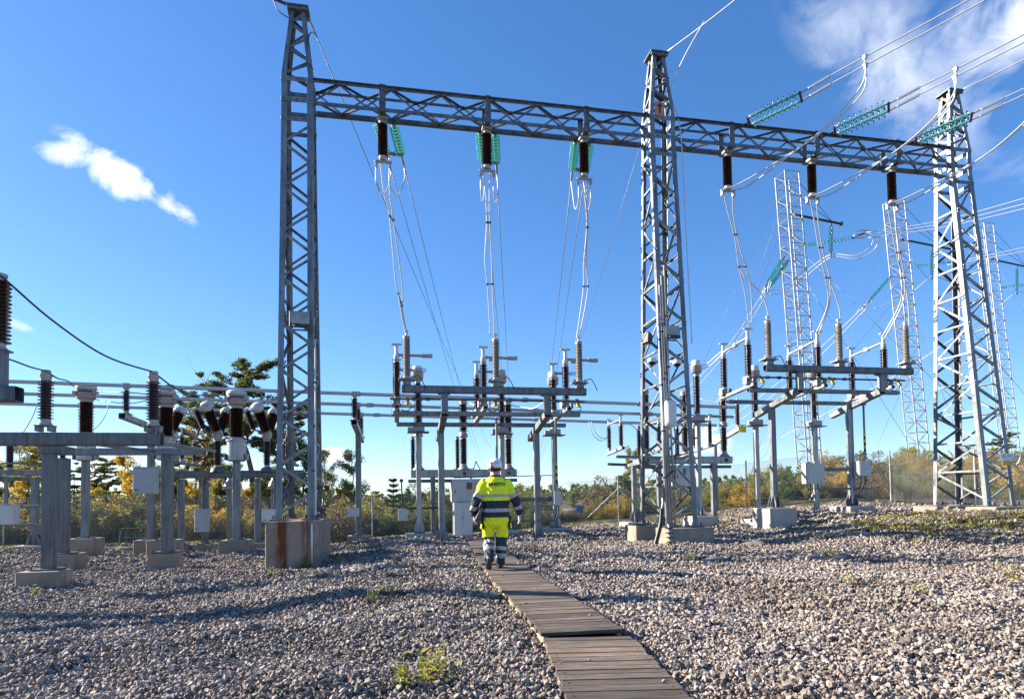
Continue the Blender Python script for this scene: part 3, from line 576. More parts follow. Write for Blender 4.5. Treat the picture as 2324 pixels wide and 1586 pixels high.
RE = [[[(1643,438),(1652,480),(1668,540),(1677,605),(1690,660),(1700,735)], [(1663,438),(1664,480),(1674,540),(1692,605),(1705,660),(1706,735)], [(1676,600),(1690,628),(1712,650),(1735,680),(1745,722)]],
      [[(1838,448),(1848,500),(1860,570),(1873,630),(1879,690),(1852,756)], [(1854,448),(1857,500),(1868,570),(1883,630),(1882,690),(1858,758)], [(1874,628),(1886,645),(1897,672),(1905,700),(1908,731)]],
      [[(2014,462),(2024,520),(2036,580),(2046,630),(2042,690),(2000,768)], [(2032,462),(2034,520),(2044,580),(2053,630),(2048,690),(2006,770)], [(2048,620),(2055,650),(2061,690),(2064,742)]]]
for j in range(3):
    a = lead('left strand of the white down lead from the %s hanging post of the right span' % WHICH3[j], RE[j][0], 14.9, 17.5); b = lead('right strand of the white down lead from the %s hanging post of the right span' % WHICH3[j], RE[j][1], 14.9, 17.5)
    lead('tap curving from the %s right-span down lead to the grey arrester' % WHICH3[j], RE[j][2], 16.6, 17.2)
    for k, (f, w) in enumerate(((15,'upper'),(24,'lower'))): spacer('%s spacer on the down lead below the %s phase of the right span' % (w, WHICH3[j]), a[f], b[f])
# incoming overhead line of the right span, passing over to the right of the camera
S1 = Vector((PH[1][0]+.12, YG-.3, ZT-.12)); E1 = G(2172, 0, 12.2); DL = (E1-S1).normalized()
for j in range(3):
    nm = WHICH3[j]; s0 = Vector((PH[1][j]+.12, YG-.3, ZT-.12)); sd_ = DL.cross(ZUP).normalized(); DS = (DL+Vector((0,0,-.10))).normalized(); y0 = s0+DS*.32; y1 = y0+DS*1.26
    T = Thing('yoke_plate', 'link and yokes holding the %s overhead glass pair of the right span' % nm, 'yoke', s0, 'string yokes'); T.rod('link', s0-DL*.15, y0, .022, 'dark_metal'); 
    for yy in (y0, y1): T.rod('yoke', yy-sd_*.22, yy+sd_*.22, .03, 'dark_metal'); 
    T.tube('arcing_horn', spline([y0, y0+Vector((0,0,.16)), y0+Vector((.05,0,.22))+DL*.08], 5), .011, 'aluminium'); T.tube('arcing_horn', spline([y1, y1+Vector((0,0,.14))-DL*.1, y1+Vector((0,0,.2))-DL*.25], 5), .011, 'aluminium')
    for s, side in ((-1,'left'),(1,'right')):
        glass_string('%s string of the green glass pair on the %s overhead phase of the right span' % (side, nm), y0+sd_*s*.19, y1+sd_*s*.19)
        c0 = y1+sd_*s*.17; c1 = c0+DL*.72; T2 = Thing('tension_clamp', '%s tension clamp of the %s overhead phase at right' % (side, nm), 'clamp', c0, 'conductor tension clamps')
        T2.part('clamp_body', M_box(.05,.06,.5,'aluminium'), c0+DL*.45, DL.to_track_quat('Z','Y')); T2.rod('eye', c0, c0+DL*.22, .022, 'cap_grey')
        tgt = c1+DL*26; cable('%s conductor of the %s overhead phase running out of the picture top right' % (side, nm), [c1-DL*.2]+[c1.lerp(tgt, k/16)-Vector((0,0,4*.25*(k/16)*(1-k/16))) for k in range(17)], .0165, 'cable_white', 'conductor', 'conductor', 7, 'incoming overhead conductors')
        q0 = c1+DL*.75; T2.part('tap_clamp', M_box(.07,.09,.11,'aluminium'), q0-Vector((0,0,.04)))
        h = HT[1][j]; e = Vector((h.x+s*.16, h.y-.06, h.z+.06)); out = q0+Vector((0,0,-.1))
        cable('%s jumper of the %s right-span phase looping down to its hanging post' % (side, nm), spline([out, out+Vector((-.02,.12,-.55)), out.lerp(e,.3)+Vector((.05,0,-.62)), out.lerp(e,.62)+Vector((.06,0,-.42)), e+Vector((.32,-.16,.06)), e], 9), .0185, 'cable_white', 'jumper_cable', 'cable', 7, 'jumpers of the right span')
# shield wires at the tower tips
def tipwire(label, a, b, s, r=.011, mat='wire_grey'): cable(label, sag(a, b, s, 16), r, mat, 'shield_wire', 'wire', 6)
tl = cL(-1,-1,12.74); d = (G(560,-30,13.2)-Vector(tl)); tipwire('shield wire leaving the left tower top up and out of frame', tl, Vector(tl)+d*3, .05, .016, 'cable_dark')
T = Thing('shield_wire_clamp', 'dark tension clamp at the tip of the left tower', 'clamp', tl); u = d.normalized(); T.rod('body', Vector(tl)+u*.1, Vector(tl)+u*.45, .035, 'dark_metal'); T.tube('tail', spline([Vector(tl)+u*.45, Vector(tl)+u*.3+Vector((0,0,-.25)), Vector(tl)+Vector((-.02,0,-.3))], 6), .012, 'cable_dark')
tl2 = cL(1,-1,12.74); tipwire('thin shield wire falling from the left tower tip behind the cross beam', tl2, P(1128,1040,130), 1.0, .014, 'wire_grey')
T = Thing('shield_wire_clamp', 'pale tension clamp on the shield wire right of the left tower tip', 'clamp', tl2); u = (P(1128,1040,130)-Vector(tl2)).normalized(); u = (u+Vector((0,0,-.02))).normalized(); T.rod('body', Vector(tl2)+u*.25, Vector(tl2)+u*.85, .025, 'cap_grey'); T.tube('tail', spline([Vector(tl2)+u*.8, Vector(tl2)+Vector((.12,0,-.6)), Vector(tl2)+Vector((.03,-.05,-1.2)), cL(1,-1,11.2)+Vector((.03,-.03,0))], 8), .012, 'cable_dark')
tm = cM(1,-1,12.74); dm = (G(1660,-2,13.0)-Vector(tm)); tipwire('shield wire from the middle tower tip rising to the top of the picture', tm, Vector(tm)+dm*2.5, .1, .015, 'cable_white')
cable('white earth tail hanging from the shield wire to the middle tower', spline([Vector(tm)+dm.normalized()*1.2, Vector(tm)+dm.normalized()*.5+Vector((.05,0,-.5)), Vector(tm)+Vector((.16,0,-1.0)), cM(1,-1,10.6)+Vector((.12,-.05,0)), cM(1,-1,8.0)+Vector((.12,-.05,0)), cM(1,-1,5.0)+Vector((.1,-.05,0))], 8), .014, 'cable_white')
tr = cR(1,-1,12.74); dr = (G(2324,128,13.1)-Vector(tr)); tipwire('shield wire from the rightmost tower tip running out at right', tr, Vector(tr)+dr*3, .1, .015, 'cable_white')
tipwire('thin guy wire descending left of the middle tower', cM(-1,1,10.6), P(1226,1046,150), 1.0, .009, 'wire_grey')
# foundations
def block(label, x0, x1, y0, y1, zt, mat='concrete', zb=None, group='concrete foundations'):
    zb = min(h1(x0,y0), h1(x1,y0), h1(x0,y1), h1(x1,y1))-.25 if zb is None else zb
    return single('concrete_foundation', M_box(x1-x0, y1-y0, zt-zb, mat, .018), ((x0+x1)/2, (y0+y1)/2, (zt+zb)/2), label, 'foundation', group=group)
block('tall concrete block with rust streaks under the left tower', -2.66, -1.60, 13.62, 16.2, .785, 'concrete_rusty')
block('front concrete strip under the middle tower, nearest the black hose', 6.3, 7.47, 13.55, 14.3, .425); block('rear concrete strip under the middle tower', 6.2, 7.5, 15.3, 16.1, .425, 'concrete')
block('upper concrete pad of the rightmost tower, front pair of legs', 15.45, 17.35, 13.5, 14.4, .76, 'concrete'); block('wider lower concrete pad stepping out below the rightmost tower', 15.25, 17.65, 13.35, 14.55, .58, 'concrete'); block('rear concrete pad under the back legs of the rightmost tower', 15.45, 17.2, 15.3, 16.15, .76, 'concrete')
# tower fittings
def floodlight(label, pos, yaw, pitch, size=.42):
    T = Thing('floodlight', label, 'floodlight', pos, 'floodlights on the gantry towers'); R = Matrix.Rotation(yaw, 3, 'Z') @ Matrix.Rotation(pitch, 3, 'X'); p = Vector(pos)
    w, hh = size, size*.82
    me = CACHE.get(('flood', size))
    if me is None:
        bm = bmesh.new(); v = [bm.verts.new(c) for c in ((-w/2,-.07,-hh/2),(w/2,-.07,-hh/2),(w/2,-.07,hh/2),(-w/2,-.07,hh/2),(-w*.32,.1,-hh*.36),(w*.32,.1,-hh*.36),(w*.32,.1,hh*.3),(-w*.32,.1,hh*.3))]
        for f in ((0,1,2,3),(7,6,5,4),(0,4,5,1),(1,5,6,2),(2,6,7,3),(3,7,4,0)): bm.faces.new([v[i] for i in f])
        bmesh.ops.recalc_face_normals(bm, faces=bm.faces[:]); bmesh.ops.bevel(bm, geom=bm.edges[:], offset=.012, segments=1, affect='EDGES'); me = bm_mesh('flood', bm, 'dark_metal'); CACHE[('flood', size)] = me
    hs = T.part('housing', me, p, R); T.part('glass', M_box(w*.88, .012, hh*.72, 'lamp_glass', .003), p+R@Vector((0,-.074,.03)), R); T.part('bracket', M_box(w*.7, .03, .03, 'dark_metal'), p+R@Vector((0,.02,-hh*.58)), R)
    T.part('label_plate', M_box(.06,.004,.03,'white_paint',0), p+R@Vector((-w*.3,-.075,-hh*.41)), R); return T
f1 = P(681,727,13.93); floodlight('floodlight tilted on the front of the left tower', f1, .1, -.12, .45)
f2 = P(1524,755,13.86); floodlight('floodlight on the front right of the middle tower', f2, .1, -.18, .40); f3 = P(1468,768,14.5); floodlight('smaller floodlight on the left side of the middle tower, facing left', f3, -1.35, -.15, .34)
def conduit(label, pts, r, mat='galv_bright'): 
    T = Thing('conduit', label, 'conduit', pts[-1], 'conduits on the towers'); T.tube('pipe', pts, r, mat, 8)
    a = Vector(pts[0]); b = Vector(pts[-1]); n = 5
    for i in range(1, n): T.part('pipe_clip', M_box(r*3.2, r*2.6, .035, 'dark_metal'), a.lerp(b, i/n))
a, b = cL(1,-1,4.8), cL(1,-1,.82); o = Vector((.04,-.03,0)); conduit('white cable conduit running down the left tower onto its block', [a+o, a.lerp(b,.5)+o, b+o, Vector((-1.72,13.58,.7)), Vector((-1.72,13.585,-.1))], .02, 'white_paint')
a, b = cL(1,-1,9.5), cL(1,-1,1.5); cable('black cable clipped to the right leg of the left tower', spline([a+Vector((.05,.05,.9)), a+Vector((.05,.1,0)), a.lerp(b,.3)+Vector((.06,.1,0)), a.lerp(b,.55)+Vector((.03,.12,0)), a.lerp(b,.8)+Vector((.06,.1,0)), b+Vector((.03,.1,0))], 6), .012, 'cable_dark')
T = Thing('cable_coil', 'coil of grey cable hung on the right rear leg of the left tower', 'cable coil', P(727,1130,15.6)); c0 = P(727,1130,15.55)
for k in range(6):
    T.tube('cable_turn', [c0+Vector((.10*math.cos(a)+.015*k-.04, -.03*k+.05*math.sin(a*2+k), .36*math.sin(a)-.02*k)) for a in np.linspace(0, 6.283, 25)], .011, ('wire_grey','cable_dark')[k % 2], 6)
for k, dx in enumerate((-.09,-.03,.03,.1)):
    b0 = cM(-1,-1,6.2); b1 = cM(-1,-1,.5); o = Vector((dx+.06,-.06-.012*(k%2),0)); conduit('steel cable conduit number %s from the left in the bundle on the middle tower' % ('one','two','three','four')[k], [b0+o+Vector((0,0,.25*k)), b0.lerp(b1,.5)+o, b1+o], .028, 'galv_bright')
T = Thing('black_hose', 'thick black cable hose standing beside the middle tower foundation', 'hose', G(1489,1236,0)); T.tube('sleeve', spline([P(1487,1238,13.4), P(1493,1215,13.42), P(1500,1185,13.45), P(1502,1154,13.5)], 6), .052, 'black_hose', 12); T.tube('red_collar', [P(1502,1160,13.5), P(1502,1153,13.5)], .056, 'rust', 12); T.tube('white_tail', spline([P(1502,1153,13.5), P(1504,1140,13.5), P(1503,1130,13.55)], 4), .02, 'white_paint', 8)
p = P(1520,1205,13.5); conduit('grey ground pipe bending over the middle foundation', [P(1517,1188,13.52), P(1521,1200,13.5), P(1523,1232,13.5), P(1523,1240,13.5)], .045, 'galv')
T = Thing('junction_box', 'white junction box half way up the middle tower', 'box', P(1522,938,13.85)); p = P(1522,938,13.85); T.part('box', M_box(.27,.14,.62,'white_paint',.03), p); T.part('lid', M_box(.19,.02,.5,'white_paint',.008), p+Vector((0,-.075,0))); T.tube('cable_tail', spline([p+Vector((.08,0,-.3)), p+Vector((.1,-.02,-.8)), p+Vector((.06,0,-1.6))], 6), .014, 'black_hose')
for nm, px, py in (('left',1480,822),('right',1537,826)):
    p = P(px,py,13.8); T = Thing('dome_camera', '%s white dome camera on the middle tower' % nm, 'camera', p, 'dome cameras'); T.part('housing', M_lathe('domeh', [(.02,.1),(.1,.09),(.11,.02),(.1,0)], 'white_paint', 14), p); T.part('dome', M_lathe('dome', [(.01,-.08),(.05,-.065),(.08,-.03),(.085,0)], 'window_dark', 14), p); T.rod('arm', p+Vector((0,.02,.06)), p+Vector((.05 if nm=='left' else -.1,.15,.08)), .03, 'white_paint')
# arrow sign
p = P(1497,247,14.55); T = Thing('arrow_sign', 'orange sign with a black arrow pointing up on the middle tower', 'sign', p); T.part('panel', M_box(.26,.012,.36,'orange_sign',.002), p, Matrix.Rotation(.05,3,'Y'))
bm = bmesh.new(); vv = [bm.verts.new((x,0,z)) for x, z in ((-.02,-.13),(.02,-.13),(.02,.05),(.085,.05),(0,.14),(-.085,.05),(-.02,.05))]; bm.faces.new(vv); r_ = bmesh.ops.extrude_face_region(bm, geom=bm.faces[:]); bmesh.ops.translate(bm, verts=[v for v in r_['geom'] if isinstance(v, bmesh.types.BMVert)], vec=(0,.004,0)); bmesh.ops.recalc_face_normals(bm, faces=bm.faces[:])
T.part('arrow', bm_mesh('arrow', bm, 'black_paint'), p+Vector((0,-.012,0)), Matrix.Rotation(.05,3,'Y'))
p = P(2287,1045,14.05); T = Thing('warning_sign', 'white and orange warning plate on a leg of the rightmost tower', 'sign', p); T.part('white_panel', M_box(.36,.01,.2,'white_paint',.002), p+Vector((0,0,.1))); T.part('orange_panel', M_box(.36,.01,.12,'orange_label',.002), p+Vector((0,0,-.07))); T.part('lettering', M_box(.14,.004,.03,'cabinet_blue_grey',0), p+Vector((.06,-.007,.13))); T.part('lettering', M_box(.07,.004,.07,'cabinet_blue_grey',.01), p+Vector((-.11,-.007,.12)))
# ---------------------------------------------------------------- switchgear builders
def flare_mesh(w, hgt, mat='galv'):
    k = ('flare', round(w,3), round(hgt,3), mat)
    if k not in CACHE:
        bm = bmesh.new(); t = .012
        for ax in (0, 1):
            pr = [(-w*1.05,0),(w*1.05,0),(w*1.05,hgt*.35),(w*.55,hgt),(-w*.55,hgt),(-w*1.05,hgt*.35)]
            for off in (-w*.36, w*.36):
                a = [bm.verts.new((x, off-t/2, z) if ax == 0 else (off-t/2, x, z)) for x, z in pr]; b = [bm.verts.new((x, off+t/2, z) if ax == 0 else (off+t/2, x, z)) for x, z in pr]
                bm.faces.new(a); bm.faces.new(list(reversed(b)))
                for i in range(6): bm.faces.new((a[(i+1)%6], a[i], b[i], b[(i+1)%6]))
        bmesh.ops.recalc_face_normals(bm, faces=bm.faces[:]); CACHE[k] = bm_mesh('flare', bm, mat)
    return CACHE[k]
def add_column(T, x, y, z0, z1, w=.18, mat='galv', flare=True, plate=True):
    c = T.section('column', (x,y,z0+.03), (x,y,z1), w, w, mat, (0,1,0))
    if plate:
        T.part('base_plate', M_box(w*2.3, w*2.3, .025, 'galv_dark'), (x,y,z0+.02))
        for sx in (-1,1):
            for sy in (-1,1): T.rod('bolt', (x+sx*w*.95, y+sy*w*.95, z0-.02), (x+sx*w*.95, y+sy*w*.95, z0+.09), .014, 'dark_metal', 6)
    if flare: T.part('foot_gusset', flare_mesh(w, .38, mat), (x,y,z0+.03))
    return c
def add_post(T, x, y, z, L, n, rc, rs, mat='porcelain', cap='cap_grey', d=None, name='porcelain', capk=1.0, taper=0.0):
    """cap + sheds + cap along d; returns the far end"""
    d = Vector((0,0,1)) if d is None else Vector(d).normalized(); q = d.to_track_quat('Z','Y') if abs(d.z) < .9999 else Quaternion(); p = Vector((x,y,z)); ch = .09*capk
    T.part('bottom_cap', M_lathe(('pc',round(rc,3),round(ch,3)), [(rc*1.35,0),(rc*1.35,ch*.35),(rc*1.1,ch*.45),(rc*1.1,ch)], cap, 16), p, q)
    T.part(name, M_sheds(L, n, rc, rs, mat, 18, taper), p+d*ch, q)
    T.part('top_cap', M_lathe(('pt',round(rc,3),round(ch,3)), [(rc*1.1,0),(rc*1.1,ch*.5),(rc*1.25,ch*.6),(rc*1.25,ch)], cap, 16), p+d*(ch+L), q)
    return p+d*(L+2*ch)
def text_mesh(body, size, mat, extrude=.002, bold=0.0):
    cu = bpy.data.curves.new('t', 'FONT'); cu.body = body; cu.size = size; cu.align_x = 'CENTER'; cu.align_y = 'CENTER'; cu.extrude = extrude; cu.offset = size*bold
    o = bpy.data.objects.new('t', cu); COL.objects.link(o); dg = bpy.context.evaluated_depsgraph_get(); dg.update(); me = bpy.data.meshes.new_from_object(o.evaluated_get(dg)); bpy.data.objects.remove(o); bpy.data.curves.remove(cu)
    me.materials.clear(); me.materials.append(MATS[mat]); return me
RXF = Matrix.Rotation(math.pi/2, 3, 'X')   # lettering upright, facing -Y

def bay(name, dx, dz, closed, tubes, boxes, zbase):
    YB, zB = 17.05, 4.23+dz; w3 = WHICH3
    # support frame -----------------------------------------------------------
    T = Thing('switchgear_stand', 'grey steel frame of the %s bay with two columns and three cross beams' % name, 'steel frame', (2.8+dx, 18.5, zbase), 'disconnector support frames')
    T.section('arrester_beam', (.22+dx,YB,zB), (5.46+dx,YB,zB), .2, .2, 'galv_dark', (0,0,1)); T.section('cross_beam', (-.02+dx,17.6,3.64+dz), (5.44+dx,17.6,3.64+dz), .17, .12, 'galv', (0,0,1)); T.section('cross_beam', (.08+dx,19.05,3.50+dz), (5.4+dx,19.05,3.50+dz), .17, .12, 'galv', (0,0,1))
    for x in (1.38+dx, 4.31+dx):
        add_column(T, x, 18.5, zbase, 3.18+dz, .18)
        T.section('arm', (x, 17.0, 3.58+dz), (x, 19.35, 3.10+dz), .18, .2, 'galv', (0,0,1)); T.section('upright', (x, 17.02, 3.55+dz), (x, 17.02, zB-.1), .19, .17, 'galv', (0,1,0)); T.part('top_plate', M_box(.34,.3,.02,'galv_dark'), (x, YB, zB-.112))
    x = 4.31+dx; T.section('bracket_rail', (x-1.15, 18.38, 1.15+dz), (x+.62, 18.38, 1.15+dz), .09, .12, 'galv_dark', (0,0,1)); T.section('bracket_rail', (x-1.8, 18.4, .5+dz), (x+.55, 18.4, .5+dz), .05, .07, 'galv_dark', (0,0,1)); T.rod('conduit', (x-.1, 18.36, zbase+.1), (x-.1, 18.36, 3.2+dz), .03, 'galv_bright')
    T.rod('drive_rod', (-.1+dx, 17.42, 4.02+dz), (5.55+dx, 17.42, 4.02+dz), .03, 'galv_dark')
    for q in (.1,.55,.95,2.45,2.9,3.3,4.9,5.3): T.rod('rod_collar', (q+dx-.05, 17.42, 4.02+dz), (q+dx+.05, 17.42, 4.02+dz), .05, 'galv_dark')
    # arresters -----------------------------------------------------------------
    for k, x in enumerate((.36, 2.84, 5.28)):
        x += dx; A = Thing('surge_arrester', '%s grey ribbed surge arrester standing on the front beam of the %s bay' % (w3[k], name), 'arrester', (x, YB, zB+.1), 'grey surge arresters')
        A.part('pedestal', M_box(.22,.2,.14,'galv'), (x,YB,zB+.17)); A.part('base_plate', M_box(.46,.36,.03,'cap_grey'), (x,YB,zB+.255), Matrix.Rotation(.04,3,'Y'))
        for sx in (-.15,.15): A.part('foot_insulator', M_lathe('ftins', [(.03,0),(.05,.02),(.03,.04),(.05,.06),(.03,.08)], 'white_paint', 10), (x+sx,YB-.08,zB+.27))
        e = add_post(A, x, YB, zB+.3, 1.03, 22, .082, .108, 'grey_silicone', 'cap_grey', name='ribbed_housing', capk=.7)
        A.rod('terminal', e, e+Vector((0,0,.12)), .035, 'aluminium'); A.part('terminal_clamp', M_box(.1,.08,.06,'aluminium'), e+Vector((0,0,.13)))
        A.tube('earth_lead', spline([(x+.12,YB-.1,zB+.28),(x+.3,YB-.12,zB+.36),(x+.42,YB-.12,zB+.2),(x+.5,YB-.11,zB+.02)], 6), .012, 'cable_dark')
    # disconnector poles --------------------------------------------------------
    for k, x in enumerate((.09, 2.58, 5.06)):
        x += dx; D = Thing('disconnector_pole', '%s disconnector pole of the %s bay with %s' % (w3[k], name, 'its white arm closed' if closed else 'its blades swung open'), 'disconnector', (x, 18.4, 3.7+dz), 'disconnector poles')
        D.section('base_channel', (x, 17.38, 3.80+dz), (x, 19.5, 3.66+dz), .14, .1, 'galv_bright', (0,0,1))
        heads = []
        for yy, zz in ((17.72, 3.86), (19.2, 3.75)):
            D.part('bearing', M_lathe('bear', [(.13,0),(.13,.06),(.09,.08),(.09,.16),(.12,.18)], 'cap_grey', 16), (x,yy,zz+dz))
            for sx in (-.17,.17): D.part('bearing_plate', M_box(.02,.22,.24,'cap_grey',.005), (x+sx,yy-.05,zz+dz+.1))
            e = add_post(D, x, yy, zz+dz+.18, .98, 19, .072, .122, 'porcelain'); D.rod('head', e, e+Vector((0,0,.4)), .055, 'aluminium', 14); D.part('head_flange', M_lathe('hfl', [(.085,0),(.085,.05),(.06,.06)], 'aluminium', 14), e+Vector((0,0,.04))); D.part('terminal', M_box(.3,.1,.04,'aluminium'), e+Vector((0,-.02,.42))); heads.append(e)
        h0, h1_ = heads
        if closed:
            m_ = (h0+h1_)/2+Vector((0,0,.14)); D.rod('blade', h0+Vector((0,0,.15)), m_, .042, 'aluminium'); D.rod('blade', m_, h1_+Vector((0,0,.13)), .036, 'aluminium'); D.part('contact', M_box(.12,.2,.12,'aluminium'), m_)
        else:
            a = h0+Vector((0,0,.12)); b = a+Vector((.72,.02,0)); D.rod('blade', a, b, .042, 'cap_grey'); D.rod('blade', b, b+Vector((.16,0,0)), .058, 'cap_grey'); D.part('contact', M_box(.16,.1,.1,'cap_grey'), b+Vector((.22,0,0))); D.part('clamp', M_box(.16,.13,.09,'cap_grey'), a+Vector((.24,0,-.05)))
            a = h1_+Vector((0,0,.12)); b = a+Vector((.55,.02,0)); D.rod('blade', a, b, .042, 'cap_grey')
            for q in (-.045,-.015,.015,.045): D.rod('contact_finger', b+Vector((0,0,q)), b+Vector((.36,0,q*1.3)), .008, 'dark_metal', 6)
        D.part('drive_lever', M_box(.1,.34,.05,'yellow_paint'), (x+.3, 17.5, 3.98+dz), Matrix.Rotation(.9,3,'X')); D.tube('earth_loop', spline([(x+.22,17.6,3.98+dz),(x+.42,17.55,3.86+dz),(x+.3,17.6,3.72+dz),(x+.1,17.6,3.74+dz)], 6), .012, 'cable_dark')
    # drive tubes with boxes ----------------------------------------------------
    for k, (px, py0, py1, striped, word) in enumerate(tubes):
        t = P(px, py0, 18.2); b = P(px, py1, 18.2); x = (t.x+b.x)/2; D = Thing('drive_tube', '%s upright drive tube %sin the %s bay' % (word, 'with black and yellow bands ' if striped else '', name), 'drive tube', (x,18.2,b.z), 'disconnector drive tubes'); D.rod('tube', (x,18.2,b.z), (x,18.2,3.62+dz), .034, 'galv')
        D.part('coupling', M_lathe('coup', [(.06,0),(.06,.06),(.045,.07),(.045,.14),(.06,.15),(.06,.2)], 'cap_grey', 12), (x,18.2,b.z-.02))
        if striped:
            for i in range(6): D.part('band', M_cyl(.037,.105,('black_paint','yellow_paint')[i % 2],12), (x,18.2,b.z+.22+.107*i))
    for k, (px0, py0, px1, py1, word) in enumerate(boxes):
        a = P(px0,py0,18.1); b = P(px1,py1,18.1); c = (a+b)/2; w = b.x-a.x; hh = a.z-b.z; D = Thing('drive_box', '%s grey drive box of the %s bay' % (word, name), 'box', (c.x,18.2,b.z), 'disconnector drive boxes'); D.part('case', M_box(w,.3,hh,'cabinet_grey',.012), (c.x,18.22,c.z)); D.part('door', M_box(w*.9,.012,hh*.92,'cabinet_grey',.004), (c.x,18.065,c.z))
        for q in (-.3,.3): D.part('hinge', M_box(.03,.02,.05,'dark_metal'), (c.x+w*.45,18.055,c.z+hh*q))
        D.part('label_strip', M_box(.1,.004,.03,'yellow_paint',0), (c.x-w*.2,18.056,c.z+hh*.38))
        for q in range(3): D.tube('cable', spline([(c.x-w*.2+q*w*.2,18.2,b.z),(c.x-w*.2+q*w*.18,18.2,b.z-.25),(c.x-.1,18.3,b.z-.5-.04*q)], 6), .014, ('black_hose','cable_white','black_hose')[q])
bay('centre', 0, 0, False, [(1128,1000,1112,False,'plain'), (1263,1010,1113,True,'striped')], [(1258,1114,1275,1147,'narrow'), (1113,1112,1140,1150,'left-hand')], -.07)
bay('right', 11.0, .84, True, [(1846,1000,1046,False,'plain'), (1962,940,1040,True,'striped')], [(1948,1046,1978,1080,'small'), (1830,1050,1872,1097,'large')], .74)
block('low concrete pad under the left column of the centre bay', .93, 1.83, 18.05, 18.95, -.075, 'concrete_pale'); block('low concrete pad under the right column of the centre bay', 3.9, 4.72, 18.1, 18.9, -.075, 'concrete_pale')
block('pale cube foundation under the left column of the right bay', 11.87, 12.85, 18.0, 19.0, .735, 'concrete_pale'); block('pale cube foundation under the right column of the right bay', 14.82, 15.8, 18.0, 19.0, .735, 'concrete_pale')
def vt(px, py, Y, label, bl, zb=None, base_px=None):
    t = P(px, py, Y); x = t.x; z = t.z; zg = h1(x, Y); zb = zg+.22 if zb is None else zb
    T = Thing('voltage_transformer', label, 'voltage transformer', (x,Y,zb), 'voltage transformers on steel posts'); add_column(T, x, Y, zb, z-.02, .16, 'galv_bright'); T.part('top_plate', M_box(.72,.5,.03,'galv'), (x,Y,z)); T.part('base_box', M_box(.42,.36,.2,'cap_grey',.02), (x,Y,z+.115)); T.part('terminal_box', M_box(.16,.12,.14,'cap_grey'), (x-.28,Y-.1,z+.09))
    e = add_post(T, x, Y, z+.215, 1.35, 26, .085, .135, 'porcelain'); T.part('tank', M_lathe('vttank', [(.13,0),(.19,.05),(.2,.26),(.21,.28)], 'cap_grey', 20), e); T.part('dome_cap', M_lathe('vtdome', [(.17,0),(.17,.16),(.15,.2),(.05,.21)], 'white_paint', 20), e+Vector((0,0,.28))); T.part('label_plate', M_box(.08,.006,.05,'yellow_paint',0), (x,Y-.087,zb+1.6))
    block(bl, x-.45, x+.45, Y-.45, Y+.45, zb, 'concrete_pale'); return Vector((x,Y,e.z+.15))
VE = [vt(949,981,20.9,'voltage transformer behind the left side of the centre bay','pale pad under the left transformer post of the centre bay'), vt(1139,985,20.9,'voltage transformer behind the worker in the centre bay','pale pad under the middle transformer post of the centre bay'), vt(1257,988,20.9,'voltage transformer at the right of the centre bay','pale pad under the right transformer post of the centre bay')]
VF = [vt(1583,957,20.6,'voltage transformer right behind the middle tower','pale pad under the transformer post behind the middle tower',.45), vt(1715,966,20.6,'voltage transformer behind the left column of the right bay','pale pad under the left transformer post of the right bay',.3), vt(1848,968,20.6,'voltage transformer behind the right column of the right bay','pale pad under the right transformer post of the right bay',.3)]
